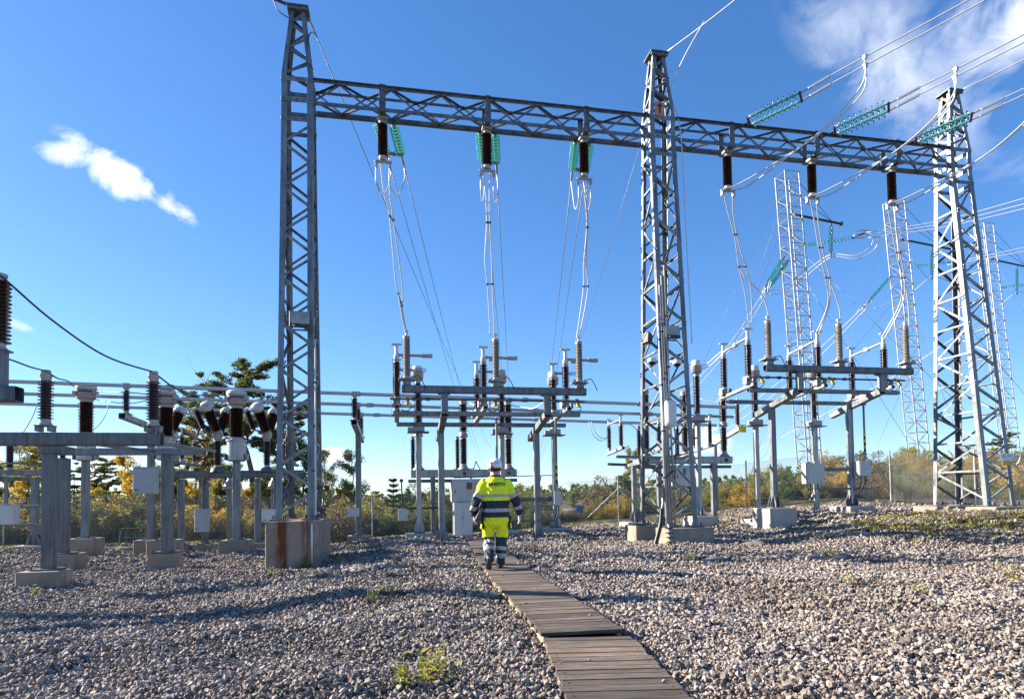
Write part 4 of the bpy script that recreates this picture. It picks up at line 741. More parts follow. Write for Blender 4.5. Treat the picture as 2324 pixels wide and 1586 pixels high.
def breaker(name, xs, Y, zbeam, cab, cab2, letters, zg):
    x0, x1 = xs[0]-.28, xs[-1]+.28; T = Thing('circuit_breaker', 'three-pole circuit breaker with tall brown poles on a wide beam, %s bay' % name, 'circuit breaker', ((x0+x1)/2, Y, zg), 'circuit breakers')
    bm_ = T.section('beam', (x0,Y,zbeam), (x1,Y,zbeam), .3, .28, 'galv_bright', (0,0,1)); T.section('lower_rail', (x0-.1,Y+.1,zbeam-.26), (x1+.05,Y+.1,zbeam-.26), .1, .12, 'galv_dark', (0,0,1))
    for x in (xs[0]+.5, xs[-1]-.5): add_column(T, x, Y, zg, zbeam-.14, .17)
    for k, x in enumerate(xs):
        T.part('pole_base', M_lathe('pbase', [(.22,0),(.2,.05),(.13,.1),(.13,.14)], 'cap_grey', 18), (x,Y,zbeam+.14)); e = add_post(T, x, Y, zbeam+.26, .92, 17, .1, .158, 'porcelain', name='support_porcelain'); T.part('joint', M_lathe('joint', [(.15,0),(.17,.04),(.15,.1),(.12,.12)], 'cap_grey', 18), e-Vector((0,0,.03)))
        e = add_post(T, x, Y, e.z+.09, 1.0, 19, .108, .165, 'porcelain', name='interrupter_porcelain'); T.part('head', M_lathe('brhead', [(.14,0),(.15,.05),(.12,.09),(.05,.1)], 'ct_pink_grey', 18), e)
        T.part('lettering', text_mesh(letters[k], .1, 'black_paint'), (x+.3,Y-.148,zbeam+.02), RXF); T.part('gauge', M_lathe('gauge', [(.075,0),(.075,.02)], 'window_dark', 14), (x,Y-.15,zbeam-.01), Matrix.Rotation(math.pi/2,3,'X'))
        g = add_post(T, x-.2, Y+.25, zbeam+.1, 1.1, 22, .06, .1, 'porcelain', name='side_porcelain') if k < 2 else None
    a = P(cab[0],cab[1],Y-.35); b = P(cab[2],cab[3],Y-.35); c = (a+b)/2; w = b.x-a.x; hh = a.z-b.z; D = Thing('control_cabinet', 'light grey control cabinet with a dark window hung below the breaker of the %s bay' % name, 'cabinet', (c.x,Y-.2,b.z), 'breaker control cabinets'); D.part('case', M_box(w,.5,hh,'cabinet_grey',.01), (c.x,Y-.1,c.z)); dr = D.part('door', M_box(w*.97,.015,hh*.96,'cabinet_grey',.004), (c.x,Y-.36,c.z)); D.part('window', M_box(w*.14,.012,hh*.3,'window_dark',.002), (c.x-w*.04,Y-.372,c.z+hh*.2), parent=dr); D.part('name_plate', M_box(w*.1,.008,hh*.1,'cabinet_blue_grey',0), (c.x+w*.14,Y-.371,c.z+hh*.3), parent=dr); D.part('yellow_label', M_box(w*.17,.008,hh*.04,'yellow_paint',0), (c.x-w*.04,Y-.371,c.z+hh*.01), parent=dr); D.part('handle', M_box(.025,.03,.12,'black_plastic'), (c.x-w*.4,Y-.375,c.z-hh*.05), parent=dr)
    for q in range(5): D.tube('cable', spline([(c.x-w*.3+q*.07,Y-.2,b.z),(c.x-w*.3+q*.075,Y-.22,b.z-.3),(c.x-w*.22+q*.02,Y-.15,b.z-.62)], 6), .016, 'black_hose')
    if cab2:
        a = P(cab2[0],cab2[1],Y-.6); b = P(cab2[2],cab2[3],Y-.6); c = (a+b)/2; w = b.x-a.x; hh = a.z-b.z; D = Thing('floor_cabinet', 'white two-door floor cabinet beside the worker at the end of the boardwalk', 'cabinet', (c.x,Y-.4,b.z)); D.part('case', M_box(w,.45,hh,'white_paint',.01), (c.x,Y-.36,c.z)); D.part('door', M_box(w*.48,.015,hh*.96,'white_paint',.004), (c.x-w*.25,Y-.594,c.z)); D.part('door', M_box(w*.48,.015,hh*.96,'white_paint',.004), (c.x+w*.25,Y-.594,c.z)); D.part('plinth', M_box(w*1.02,.47,.1,'cabinet_grey'), (c.x,Y-.36,b.z-.05)); D.part('handle', M_box(.02,.02,.1,'dark_metal'), (c.x-.03,Y-.61,c.z+.1))
breaker('centre', (.87,2.5,4.17), 22.5, 2.13, (1025,1087,1112,1137), (1030,1140,1073,1221), ('LA','LB','LC'), -.3)
breaker('right', (9.62,11.24,12.9), 22.5, 2.58, (1533,1056,1577,1102), None, ('LA','LB','LC'), .02)
for px, py, lab in ((956,1236,'concrete pad under the left leg of the centre breaker'),):
    block(lab, 1.0, 1.75, 22.2, 22.9, -.3, 'concrete'); block('concrete pad under the right leg of the centre breaker', 3.3, 4.05, 22.2, 22.9, -.3, 'concrete'); block('concrete pad under the left leg of the right breaker', 9.75, 10.5, 22.2, 22.9, .02, 'concrete'); block('concrete pad under the right leg of the right breaker', 12.0, 12.8, 22.2, 22.9, .02, 'concrete')
# ground rail and rod box left of the centre bay
T = Thing('grounding_switch_rod', 'thin dark operating rod with a small grey box left of the centre bay', 'operating rod', P(914,1170,21.5)); a = P(911,1090,21.5); b = P(914,1160,21.5); T.rod('rod', a, b, .025, 'dark_metal'); T.part('box', M_box(.32,.24,.4,'cabinet_grey'), b+Vector((0,0,-.12))); T.rod('rail', b+Vector((.1,0,.1)), b+Vector((1.4,0,.1)), .035, 'dark_metal'); T.part('joint', M_box(.12,.1,.1,'dark_metal'), a)
# leads of the bays
for j, (px, py) in enumerate(((934,842),(1112,782),(1290,800))):
    pass
for lab, pts, r in (('white lead sagging from the centre breaker pole to the voltage transformer', [P(1056,915,22.5),P(1075,918,22),P(1100,925,21.6),P(1135,915,21)], .02), ('white lead sagging right of the centre breaker', [P(1156,918,22.5),P(1190,925,22),P(1215,925,21.5),P(1250,900,20.9)], .02), ('twin lead from the transformer head to the right bay disconnector, upper strand', [P(1590,830,20.6),P(1605,825,20.3),P(1625,808,19.7),P(1648,788,19.2)], .016), ('twin lead from the transformer head to the right bay disconnector, lower strand', [P(1590,836,20.6),P(1608,832,20.3),P(1628,815,19.7),P(1650,793,19.2)], .016),
                    ('white lead sagging right of the middle tower', [P(1590,905,22.0),P(1625,912,21.6),P(1655,900,21.2),P(1712,860,20.6)], .018), ('white lead looping from the busbar toward the middle tower', [P(1337,957,23),P(1345,985,23),P(1365,1000,23),P(1385,985,23)], .016), ('second white lead looping from the busbar toward the middle tower', [P(1342,957,23),P(1352,982,23),P(1370,995,23),P(1388,980,23)], .016), ('white lead falling from the small disconnector to the middle tower', [P(1412,963,21.5),P(1430,963,21.6),P(1448,975,21.8),P(1465,975,22.5)], .018)):
    cable(lab, spline(pts, 8), r, 'cable_white')

# ---------------------------------------------------------------- tubular busbars
BUS = [(P(37,866,20.9), P(1671,924.5,20.9)), (P(37,893,22.9), P(1664,946,22.9)), (P(47,917,25.0), P(1626,965,25.0))]
for k, (a, b) in enumerate(BUS):
    d = (b-a); a2 = a-d*.35; T = Thing('busbar', '%s of the three long aluminium tube busbars crossing the yard' % ('nearest and highest', 'middle', 'farthest and lowest')[k], 'busbar', a2, 'tube busbars'); T.rod('tube', a2, b, .058, 'aluminium', 14)
    for t in (.18,.42,.66,.84): T.part('connector', M_box(.24,.15,.14,'cap_grey'), a.lerp(b, t+.02*k), frame(Vector((0,0,1)), (0,1,0)))
def bus_at(k, x): a, b = BUS[k]; return a.lerp(b, (x-a.x)/(b.x-a.x))
def bus_support(x, label, bl, zg, cab=False):
    T = Thing('busbar_support', label, 'busbar support', (x,22.9,zg), 'busbar supports'); zt = [bus_at(k, x).z for k in range(3)]; za = zt[1]-.98
    T.section('cross_arm', (x,20.6,za+.06), (x,25.3,za-.1), .2, .18, 'galv_bright', (0,0,1)); add_column(T, x, 22.9, zg, za-.12, .2, 'galv', False)
    for k in range(3):
        p = bus_at(k, x); y = p.y; zb = za+.06-(y-20.6)/4.7*.16+.1; T.part('seat_plate', M_box(.3,.26,.03,'galv_bright'), (x,y,zb+.0)); L = p.z-zb-.26; add_post(T, x, y, zb+.015, L, 15, .065, .115, 'porcelain'); T.part('bus_clamp', M_box(.2,.16,.14,'cap_grey'), (x,y,p.z))
    block(bl, x-.4, x+.4, 22.5, 23.3, zg, 'concrete')
xs1 = P(813,1000,22.9).x; bus_support(xs1, 'busbar support with three brown posts right of the left tower', 'concrete block under the busbar support right of the left tower', -.05); xs2 = P(343,1000,22.9).x; bus_support(xs2, 'busbar support on a tall post behind the left yard cabinet', 'concrete block under the busbar support in the left yard', .0)
T = Thing('blank_sign', 'small grey plate on the post of the busbar support', 'sign', P(802,1162,22.7)); T.part('plate', M_box(.42,.012,.3,'cabinet_grey',.003), P(802,1162,22.75)); T.part('back_strap', M_box(.5,.02,.04,'galv'), P(804,1162,22.78))

# small disconnector behind the middle tower
def small_disc(px, py, Y, lab):
    T = Thing('bus_disconnector', lab, 'disconnector', P(px,py,Y), 'bus disconnectors'); p = P(px,py,Y); x = p.x; z = p.z; T.section('base_channel', (x,Y-.2,z+.08), (x,Y+1.5,z-.04), .12, .1, 'galv_bright', (0,0,1)); hs = []
    for yy in (Y, Y+1.25): e = add_post(T, x, yy, z+.1, .72, 15, .06, .1, 'porcelain'); T.rod('head', e, e+Vector((0,0,.25)), .045, 'aluminium'); T.part('terminal', M_box(.2,.08,.03,'aluminium'), e+Vector((0,0,.27))); hs.append(e)
    T.rod('blade', hs[0]+Vector((0,0,.1)), hs[1]+Vector((0,0,.1)), .032, 'aluminium')
Yd = 21.0; zc = P(1440,1050,Yd).z
T = Thing('switchgear_stand', 'low steel frame with a single post left behind the middle tower', 'steel frame', P(1443,1186,Yd+.6), 'disconnector support frames'); a = P(1382,1053,Yd); b = P(1500,1057,Yd); T.section('cross_beam', P(1400,1036,Yd-.1), P(1560,1040,Yd-.1), .14, .1, 'galv', (0,0,1)); T.section('cross_beam', P(1380,1053,Yd+1.2), P(1520,1058,Yd+1.2), .12, .1, 'galv_dark', (0,0,1))
c = P(1441,1184,Yd+.6); add_column(T, c.x, Yd+.6, c.z, P(1440,1058,Yd+.6).z, .17); T.section('arm', (c.x,Yd-.3,P(1440,1056,Yd+.6).z+.08), (c.x,Yd+1.4,P(1440,1056,Yd+.6).z-.0), .14, .14, 'galv', (0,0,1)); block('pale concrete block under the low frame left behind the middle tower', c.x-.45, c.x+.45, Yd+.15, Yd+1.05, c.z, 'concrete_pale')
small_disc(1410,1022,Yd,'small disconnector left of the middle tower, joined to a white lead'); small_disc(1496,1024,Yd,'small disconnector seen through the middle tower'); small_disc(1612,1016,Yd+.6,'small disconnector right of the middle tower')
T = Thing('bus_disconnector', 'brown post with a yellow tag on a sloping channel behind the right bay', 'disconnector', P(1680,960,25), 'bus disconnectors'); p = P(1680,972,25.0); q = P(1615,1010,27.5); T.section('channel', p, q, .16, .2, 'galv_bright', (0,0,1)); e = add_post(T, p.x, p.y+.2, p.z+.1, .9, 15, .075, .12, 'porcelain'); T.rod('head', e, e+Vector((0,0,.2)), .04, 'aluminium'); T.part('yellow_tag', M_box(.3,.01,.34,'yellow_paint',.002), p+Vector((.05,-.14,-.02))); T.part('yellow_tag', M_box(.3,.01,.34,'yellow_paint',.002), P(1643,1000,25.0)); T.section('post', (q.x,q.y-.3,h1(q.x,q.y)-.2), (q.x,q.y-.3,q.z), .16, .16, 'galv', (0,1,0))

# ---------------------------------------------------------------- left yard
def plain_post(label, pos, L, n, rc, rs, stool=True, group='brown post insulators of the left yard', saddle=True):
    x, y, z = pos; T = Thing('post_insulator', label, 'insulator', pos, group)
    if stool:
        for s in (-1,1): T.part('stool_leg', M_box(.08,.2,.1,'galv'), (x+s*.11,y,z+.05))
        T.part('stool_top', M_box(.32,.22,.025,'galv'), (x,y,z+.112)); z += .125
    e = add_post(T, x, y, z, L, n, rc, rs, 'porcelain', 'cap_grey', capk=1.3); T.part('cap_band', M_lathe(('cb',round(rc,3)), [(rc*1.12,0),(rc*1.12,.05)], 'ct_pink_grey', 16), e-Vector((0,0,.13*1.3)))
    if saddle: T.part('saddle_clamp', M_box(.15,.1,.07,'cap_grey'), e+Vector((0,0,.05)))
    return e+Vector((0,0,.07))
g1 = G(112,1333,-.36); Y1 = g1.y+.42; gz = -.30
zt1 = P(112,1297,g1.y).z; U1z = (P(112,978,Y1-.1).z+P(112,1013,Y1-.1).z)/2; uh = P(112,978,Y1-.1).z-P(112,1013,Y1-.1).z
c1 = P(112,1150,Y1).x; g3 = G(383,1290,-.34); Y3 = g3.y+.4; c3 = P(380,1150,Y3).x; zt3 = P(383,1256,g3.y).z; U3z = P(300,1024,Y3-.1).z
T = Thing('switchgear_stand', 'heavy steel frame at left with a long beam in front and three columns', 'steel frame', (c1,Y1,zt1), 'left yard support frames')
T.section('front_beam', (P(-260,995,Y1).x,Y1,U1z), (P(368,1003,Y1).x,Y1,U1z), uh*.86, .22, 'galv_dark', (0,1,0)); add_column(T, c1, Y1, zt1, U1z-uh/2, .21, 'galv_dark', False); T.part('cap_bracket', M_box(.5,.3,.14,'galv_dark'), (c1+.12,Y1+.02,U1z-uh/2-.07))
T.section('rear_beam', (P(130,1030,Y3).x,Y3,U3z), (P(466,1026,Y3).x,Y3,U3z), .17, .16, 'galv', (0,1,0)); add_column(T, c3, Y3, zt3, U3z-.09, .24, 'galv_dark', False)
g2 = G(152,1290,-.36); Y2 = g2.y+.3; c2 = P(144,1150,Y2).x; zt2 = P(150,1258,g2.y).z; add_column(T, c2, Y2, zt2, U3z-.09, .24, 'galv_dark', False)
for xa in (c1+.5, c1+1.9): T.section('diagonal', (xa,Y1+.1,U1z-.05), (xa+.45,Y3-.1,U3z), .07, .07, 'galv')
block('concrete block under the front column at far left', c1-.38, c1+.36, Y1-.40, Y1+.16, zt1); block('concrete block under the column standing close behind the front left one', c2-.33, c2+.38, Y2-.33, Y2+.4, zt2); block('concrete block under the right column of the left frame', c3-.3, c3+.28, Y3-.36, Y3+.2, zt3)
pA = plain_post('brown post insulator on the front beam near the left edge', (P(103,980,Y1).x,Y1,U1z+uh/2), .78, 13, .085, .145); pB = plain_post('brown post insulator at the right end of the front left beam', (P(348,985,Y1).x,Y1,U1z+uh/2), .80, 14, .085, .145)
# close insulator cut by the left edge
Yn = 11.0; pz = P(14,795,Yn); T = Thing('post_insulator', 'large brown insulator cut off by the left edge of the picture', 'insulator', pz, 'brown post insulators of the left yard'); xn = P(-4,795,Yn).x; zn = P(-4,795,Yn).z; e = add_post(T, xn, Yn, zn, 1.0, 16, .09, .17, 'porcelain', capk=1.2); pN = e
T = Thing('support_bracket', 'steel bracket with an open square beam end cut off by the left edge', 'bracket', (xn,Yn,zn-.5)); zb_ = P(20,895,Yn).z; T.section('beam', (xn-6.5,Yn,zb_), (P(44,900,Yn).x,Yn,zb_), .26, .24, 'galv_dark', (0,0,1)); T.section('upright', (xn-.02,Yn,zb_+.12), (xn-.02,Yn,zn), .26, .2, 'galv_dark', (0,1,0)); T.part('seat', M_box(.3,.26,.03,'galv'), (xn,Yn,zn-.002)); T.section('column', (xn-1.5,Yn,h1(xn-1.5,Yn)-.1), (xn-1.5,Yn,zb_-.13), .26, .26, 'galv_dark', (0,1,0))
def ct(px, head_top, tank_bot, blk, label, bl):
    g = G(px+6, blk[1], -.37); Y = g.y+.38; c = P(px+4, blk[0], g.y); x = P(px+(4 if px > 300 else 3), 1120, Y).x; zb = c.z; zt = P(px, head_top, Y).z; zk = P(px, tank_bot, Y).z
    T = Thing('current_transformer', label, 'current transformer', (x,Y,zb), 'current transformers of the left yard'); add_column(T, x, Y, zb, zk, .2, 'galv', False); ht = zt-zk
    T.part('tank', M_lathe(('tank',round(ht,2)), [(.22,0),(.28,.04),(.28,.62),(.31,.63),(.31,.68)], 'galv_bright', 22), (x,Y,zk)); 
    for s in (-1,1): T.part('terminal_frame', M_box(.05,.3,.2,'galv'), (x+s*.31,Y,zk+.14))
    pz = zk+.66; L = ht-.66-.62; add_post(T, x, Y, pz, L-.1, 24, .17, .235, 'porcelain', 'cap_grey'); hz = pz+L+.06
    T.part('head', M_lathe('cthead', [(.2,0),(.27,.05),(.285,.34),(.285,.36)], 'ct_pink_grey', 24), (x,Y,hz)); T.part('head_band', M_lathe('ctband', [(.29,0),(.29,.05)], 'dark_metal', 24), (x,Y,hz+.24)); T.part('cover', M_lathe('ctcov', [(.298,0),(.298,.08),(.25,.13),(.1,.15)], 'cover_white', 24), (x,Y,hz+.36)); T.part('terminal', M_box(.16,.14,.14,'cap_grey'), (x+.3,Y-.08,hz+.26)); T.part('terminal', M_box(.12,.14,.12,'cap_grey'), (x-.25,Y-.18,hz+.2))
    b_ = block(bl, x-.42, x+.42, Y-.4, Y+.4, zb); return Vector((x,Y,hz+.28))
CT = [ct(191,869,1046,(1222,1258),'current transformer with white cap nearest the left edge','concrete block under the leftmost current transformer'), ct(372,880,1044,(1226,1258),'current transformer half hidden behind a brown post in the left yard','concrete block under the half hidden current transformer'), ct(533,882,1047,(1226,1256),'current transformer with white cap closest to the left tower','concrete block under the current transformer closest to the left tower')]
for lab, pts, r in (('thick dark cable sweeping down from the left edge to the brown post', [P(-60,585,10.2),P(0,625,10.6),P(120,728,11.6),P(240,808,12.6),pB], .017), ('thick dark cable from the brown post to the current transformer near the tower', [pB,P(400,882,14),P(450,897,16),P(500,895,18),CT[2]+Vector((-.26,-.2,0))], .017), ('dark cable entering at the left edge above the nearest brown post', [P(-40,800,11.2),P(20,815,11.8),P(70,833,12.6),pA], .015), ('dark cable from the nearest brown post to the leftmost transformer', [pA,P(130,858,14),P(155,865,17),CT[0]+Vector((-.26,-.2,.1))], .015), ('dark cable sagging between the two left transformers', [CT[0]+Vector((.3,-.1,0)),P(260,890,19),P(310,892,19),CT[1]+Vector((-.26,-.2,0))], .015), ('low dark cable left of the half hidden transformer', [CT[0]+Vector((.28,0,-.25)),P(250,912,20),P(300,915,20.5),P(345,905,20.5)], .013), ('dark cable sagging to the round white breaker head', [CT[1]+Vector((.28,0,-.2)),P(425,915,20.5),P(450,918,21.5),P(474,921,22.6)], .013), ('grey drooping wire at the far left', [P(84,920,20.9),P(74,945,21),P(60,970,21.2),P(50,985,21.4)], .014), ('grey drooping wire hanging from the lowest busbar', [P(247,918,24),P(240,940,23.6),P(228,960,23.2),P(212,975,23)], .014)):
    cable(lab, spline(pts, 9), r, 'cable_dark' if 'dark' in lab else 'wire_grey')
# V-shaped breakers
def vbreaker(px, Y, label, cap=True):
    b = P(px,1064,Y); x, z = b.x, b.z; T = Thing('v_breaker', label, 'circuit breaker', (x,Y,z), 'V-shaped breakers'); T.part('foot', M_lathe('vfoot', [(.24,-.1),(.2,.02),(.11,.08)], 'galv_dark', 16), (x,Y,z)); e = add_post(T, x, Y, z+.05, .85, 17, .095, .16, 'porcelain', name='support_porcelain'); T.part('joint', M_lathe('vjoint', [(.12,0),(.17,.08),(.17,.22),(.1,.3)], 'cap_grey', 16), e-Vector((0,0,.02))); T.part('joint_cover', M_box(.3,.34,.2,'cap_grey',.05), e+Vector((0,0,.2)))
    for s in (-1,1):
        d = Vector((-.16 if s < 0 else .1, s*.62, .78)).normalized(); a = e+Vector((0,s*.12,.22)); f = add_post(T, *a, .82, 16, .105, .165, 'porcelain', d=d, name='interrupter_porcelain', taper=-.18); T.part('round_head', M_lathe('vhead', [(.14,-.04),(.205,.03),(.22,.11),(.2,.19),(.13,.25),(.04,.27)], 'cover_white', 20), f-d*.06, d.to_track_quat('Z','Y')); 
        for q in range(6):
            t = q*math.pi/3; T.part('bolt', M_cyl(.02,.03,'dark_metal',6), f+d.to_track_quat('Z','Y')@Vector((.17*math.cos(t),.17*math.sin(t),-.08)), d.to_track_quat('Z','Y'))
        if s < 0 and cap: add_post(T, a.x-.42, a.y, a.z+.08, .72, 15, .06, .105, 'porcelain', d=d, name='grading_capacitor'); T.rod('capacitor_link', (a.x-.44,a.y,a.z+.1), (a.x,a.y,a.z+.0), .03, 'dark_metal')
YV = 23.4
for px, w in ((383,'leftmost V-shaped breaker, mostly hidden behind the transformer'), (494,'middle V-shaped breaker with two round white heads'), (606,'V-shaped breaker next to the left tower')): vbreaker(px, YV, w, px > 400)
zvb = P(530,1078,YV).z; T = Thing('switchgear_stand', 'long dark beam on posts carrying the V-shaped breakers', 'steel frame', (P(530,1225,YV).x,YV,-.3), 'left yard support frames'); T.section('beam', (P(340,1075,YV).x,YV,zvb), (P(690,1082,YV).x,YV,zvb), .26, .2, 'galv_dark', (0,0,1)); T.section('rail', (P(400,1060,YV+.9).x,YV+.9,zvb+.16), (P(690,1064,YV+.9).x,YV+.9,zvb+.16), .1, .1, 'galv_dark', (0,0,1))
for k, px in enumerate((411,466,585,628)):
    x = P(px,1150,YV+.3).x; add_column(T, x, YV+.3, -.26, zvb-.12, .2, 'galv_dark' if k % 2 else 'galv', False); block('concrete block number %s from the left under the V-breaker beam' % ('one','two','three','four')[k], x-.36, x+.36, YV-.05, YV+.65, -.26)
for px in (521, 621):
    x = P(px,1120,YV+1.5).x; zz = P(px,1110,YV+1.5).z; T = Thing('earthing_stand', 'short post with a pale bell-shaped foot insulator %s the transformer post' % ('right behind' if px < 600 else 'right of'), 'insulator post', (x,YV+1.5,-.3), 'bell insulator posts'); add_column(T, x, YV+1.5, -.3, zz, .16, 'galv', False, True); T.part('bell_box', M_box(.4,.34,.12,'cap_grey'), (x,YV+1.5,zz+.06)); T.part('bell', M_lathe('bell', [(.2,0),(.14,.16),(.08,.22),(.06,.36)], 'cap_grey', 16), (x,YV+1.5,zz+.13)); block('small concrete block under the bell insulator post %s' % ('left of the two' if px < 600 else 'right of the two'), x-.3, x+.3, YV+1.2, YV+1.8, -.3)
# pantograph disconnectors with red-brown arms
for k, (pxa, pxb, Y, lab) in enumerate(((413,441,24.6,'disconnector with a red-brown arm between two thin brown posts'), (652,668,24.6,'disconnector with a red-brown arm half hidden by the left tower'))):
    a = P(pxa,1046,Y); b = P(pxb,1052,Y+1.2); T = Thing('bus_disconnector', lab, 'disconnector', a, 'bus disconnectors'); e1 = add_post(T, a.x, a.y, a.z, .8, 15, .06, .105, 'porcelain'); e2 = add_post(T, b.x, b.y, b.z, .72, 15, .06, .105, 'porcelain'); T.rod('head', e1, e1+Vector((0,0,.25)), .035, 'cap_grey'); T.section('red_arm', e1+Vector((0,0,.2)), e2+Vector((.05,.1,.1)), .1, .12, 'red_brown_arm', (0,0,1)); T.section('base_channel', a+Vector((-.2,-.3,-.06)), b+Vector((.1,.2,-.06)), .12, .1, 'galv_dark', (0,0,1))
# cabinets of the left yard
def cabinet(px0, py0, px1, py1, Y, label, mat='cabinet_grey', depth=.4, group='cabinets of the left yard'):
    a = P(px0,py0,Y); b = P(px1,py1,Y); c = (a+b)/2; w = b.x-a.x; hh = a.z-b.z; T = Thing('cabinet', label, 'cabinet', (c.x,Y,b.z), group); T.part('case', M_box(w,depth,hh,mat,.01), (c.x,Y+depth/2,c.z)); d = T.part('door', M_box(w*.93,.014,hh*.95,mat,.004), (c.x,Y-.006,c.z)); T.part('handle', M_box(.12,.02,.025,'dark_metal'), (c.x-w*.3,Y-.02,c.z-hh*.34), parent=d); T.part('rain_lip', M_box(w*1.03,depth*1.03,.02,mat,.004), (c.x,Y+depth/2-.01,a.z+.011))
cabinet(301,1061,347,1120,20.2,'grey cabinet fixed to the post beside the half hidden transformer','cabinet_blue_grey',.5); cabinet(441,1156,469,1207,23.0,'dark grey box low on the V-breaker post','cabinet_blue_grey'); cabinet(593,1156,631,1184,23.5,'small white box beside the left tower foundation','white_paint',.2); cabinet(-10,1146,30,1190,24.5,'pale cabinet at the left edge near the fence','cabinet_grey')
cable('grey conduit dropping from the V-breaker beam into the dark grey box', [P(453,1090,23.1),P(453,1156,23.1)], .025, 'galv', 'conduit', 'conduit')
# far left frame
Yf = 26.0; T = Thing('switchgear_stand', 'low steel frame near the fence at the far left', 'steel frame', P(78,1240,Yf), 'left yard support frames'); T.section('beam', P(-30,1071,Yf), P(140,1074,Yf), .28, .2, 'galv', (0,0,1)); T.section('beam', P(-30,1085,Yf+1.4), P(140,1088,Yf+1.4), .16, .16, 'galv_dark', (0,0,1)); x = P(79,1160,Yf+.7).x; add_column(T, x, Yf+.7, -.3, P(78,1085,Yf+.7).z, .22, 'galv', True); T.rod('rail', P(-30,1148,Yf), P(95,1148,Yf), .05, 'galv'); T.rod('rail', P(-30,1190,Yf), P(95,1190,Yf), .04, 'galv'); T.section('post', P(14,1146,Yf), P(14,1085,Yf), .1, .1, 'galv')
block('pale concrete block under the far left frame', x-.5, x+.5, Yf+.2, Yf+1.2, -.3, 'concrete_pale'); p = P(22,1068,Yf); e = plain_post('brown post insulator on the far left frame', (p.x,Yf,p.z), .85, 15, .1, .16, False); p2 = P(142,1068,Yf); plain_post('brown post insulator peeping out behind the front left columns', (p2.x,Yf,p2.z), 1.0, 17, .08, .14, False); cable('thin pipe rail on the far left frame', [P(-30,1050,Yf-.2),P(70,1052,Yf-.2),P(80,1056,Yf),P(80,1070,Yf)], .04, 'galv', 'pipe_rail', 'rail')
# trestle
gq = G(308,1236,-.37); T = Thing('trestle', 'small rusty steel trestle standing on the gravel in the left yard', 'trestle', gq); z1_ = gq.z+.62
for sx in (-.42,.42):
    for sy in (-.2,.2): T.section('leg', gq+Vector((sx*1.1,sy*1.7,0)), (gq.x+sx,gq.y+sy,z1_), .045, .045, 'galv_dark')
for sy in (-.2,.2): T.section('top_bar', (gq.x-.5,gq.y+sy,z1_), (gq.x+.5,gq.y+sy,z1_), .05, .05, 'rust'); 
T.section('tie_bar', (gq.x-.45,gq.y-.28,gq.z+.3), (gq.x+.45,gq.y-.28,gq.z+.3), .035, .035, 'galv_dark')
# ---------------------------------------------------------------- chain-link fence
def build_fence():
    line = [(-34,29.6),(-12.6,29.2),(-.1,30.4),(10.5,29.0),(18.0,26.0),(21.1,24.0),(23.0,21.2),(27.5,16.5),(33,11)]
    T = Thing('chain_link_fence', 'chain-link fence with pale posts round the far side of the yard', 'fence', (-.1,30.4,-.6)); posts = []; rest = 0
    for a, b in zip(line[:-1], line[1:]):
        a = Vector((*a,0)); b = Vector((*b,0)); L = (b-a).length; t = rest
        while t < L: posts.append(a+(b-a)*(t/L)); t += 3.0
        rest = t-L
    hgt = 2.05; w = .0032; vs = []; fs = []
    def wire(x0, z0, x1, z1):
        i = len(vs); d = Vector((x1-x0,0,z1-z0)).normalized(); n = Vector((-d.z,0,d.x))*w
        for (x, z) in ((x0,z0),(x1,z1)): vs.extend([(x+n.x,0,z+n.z),(x-n.x,0,z-n.z),(x,w*1.6,z)])
        fs.extend([(i,i+3,i+4,i+1),(i+1,i+4,i+5,i+2),(i+2,i+5,i+3,i)])
    Lp = 3.0; pitch = .085; n = int((Lp+hgt)/pitch)
    for k in range(-int(hgt/pitch), int(Lp/pitch)+1):
        x0 = k*pitch; a0 = max(x0, 0); z0 = a0-x0; a1 = min(x0+hgt, Lp); z1 = a1-x0
        if a1 > a0: wire(a0,z0+.05,a1,z1+.05); wire(Lp-a0,z0+.05,Lp-a1,z1+.05)
    for z in (.06, 1.1, hgt+.04): wire(0,z,Lp,z)
    me = mesh_from('mesh_panel', vs, fs, 'galv_bright')
    for i, p in enumerate(posts):
        z = h1(p.x,p.y); T.part('fence_post', M_cyl(.034,hgt+.4,'galv_bright',10), (p.x,p.y,z-.25)); T.part('post_cap', M_lathe('fcap', [(.038,0),(.036,.025),(.012,.04)], 'galv_bright', 10), (p.x,p.y,z+hgt+.15))
        if i+1 < len(posts):
            q = posts[i+1]; zq = h1(q.x,q.y); d = Vector((q.x-p.x,q.y-p.y,0)); L = d.length; x = d.normalized(); sh = (zq-z)/3.0
            M = Matrix(((x.x*L/3.0, -x.y, 0), (x.y*L/3.0, x.x, 0), (sh, 0, 1)))
            o = bpy.data.objects.new('mesh_panel', me); COL.objects.link(o); o.parent = T.o
            ang = math.atan2(d.y, d.x); o.location = Vector((p.x,p.y,z))-T.loc; o.rotation_euler = (0, -math.atan2(zq-z, L), ang); o.scale = (L/3.0/math.cos(math.atan2(zq-z, L)), 1, 1)
    for i in (posts[len(posts)*5//8],):
        z = h1(i.x,i.y); T.rod('stay', (i.x,i.y,z+1.6), (i.x+1.4,i.y-.9,z), .024, 'galv_bright'); T.rod('stay', (i.x,i.y,z+1.6), (i.x-1.5,i.y+.9,z), .024, 'galv_bright')
    p = P(1316,1155,29.3); o = single('blue_sign', M_box(.36,.012,.34,'blue_sign',.002), p, 'small blue square sign on the fence right of the worker', 'sign')
build_fence()

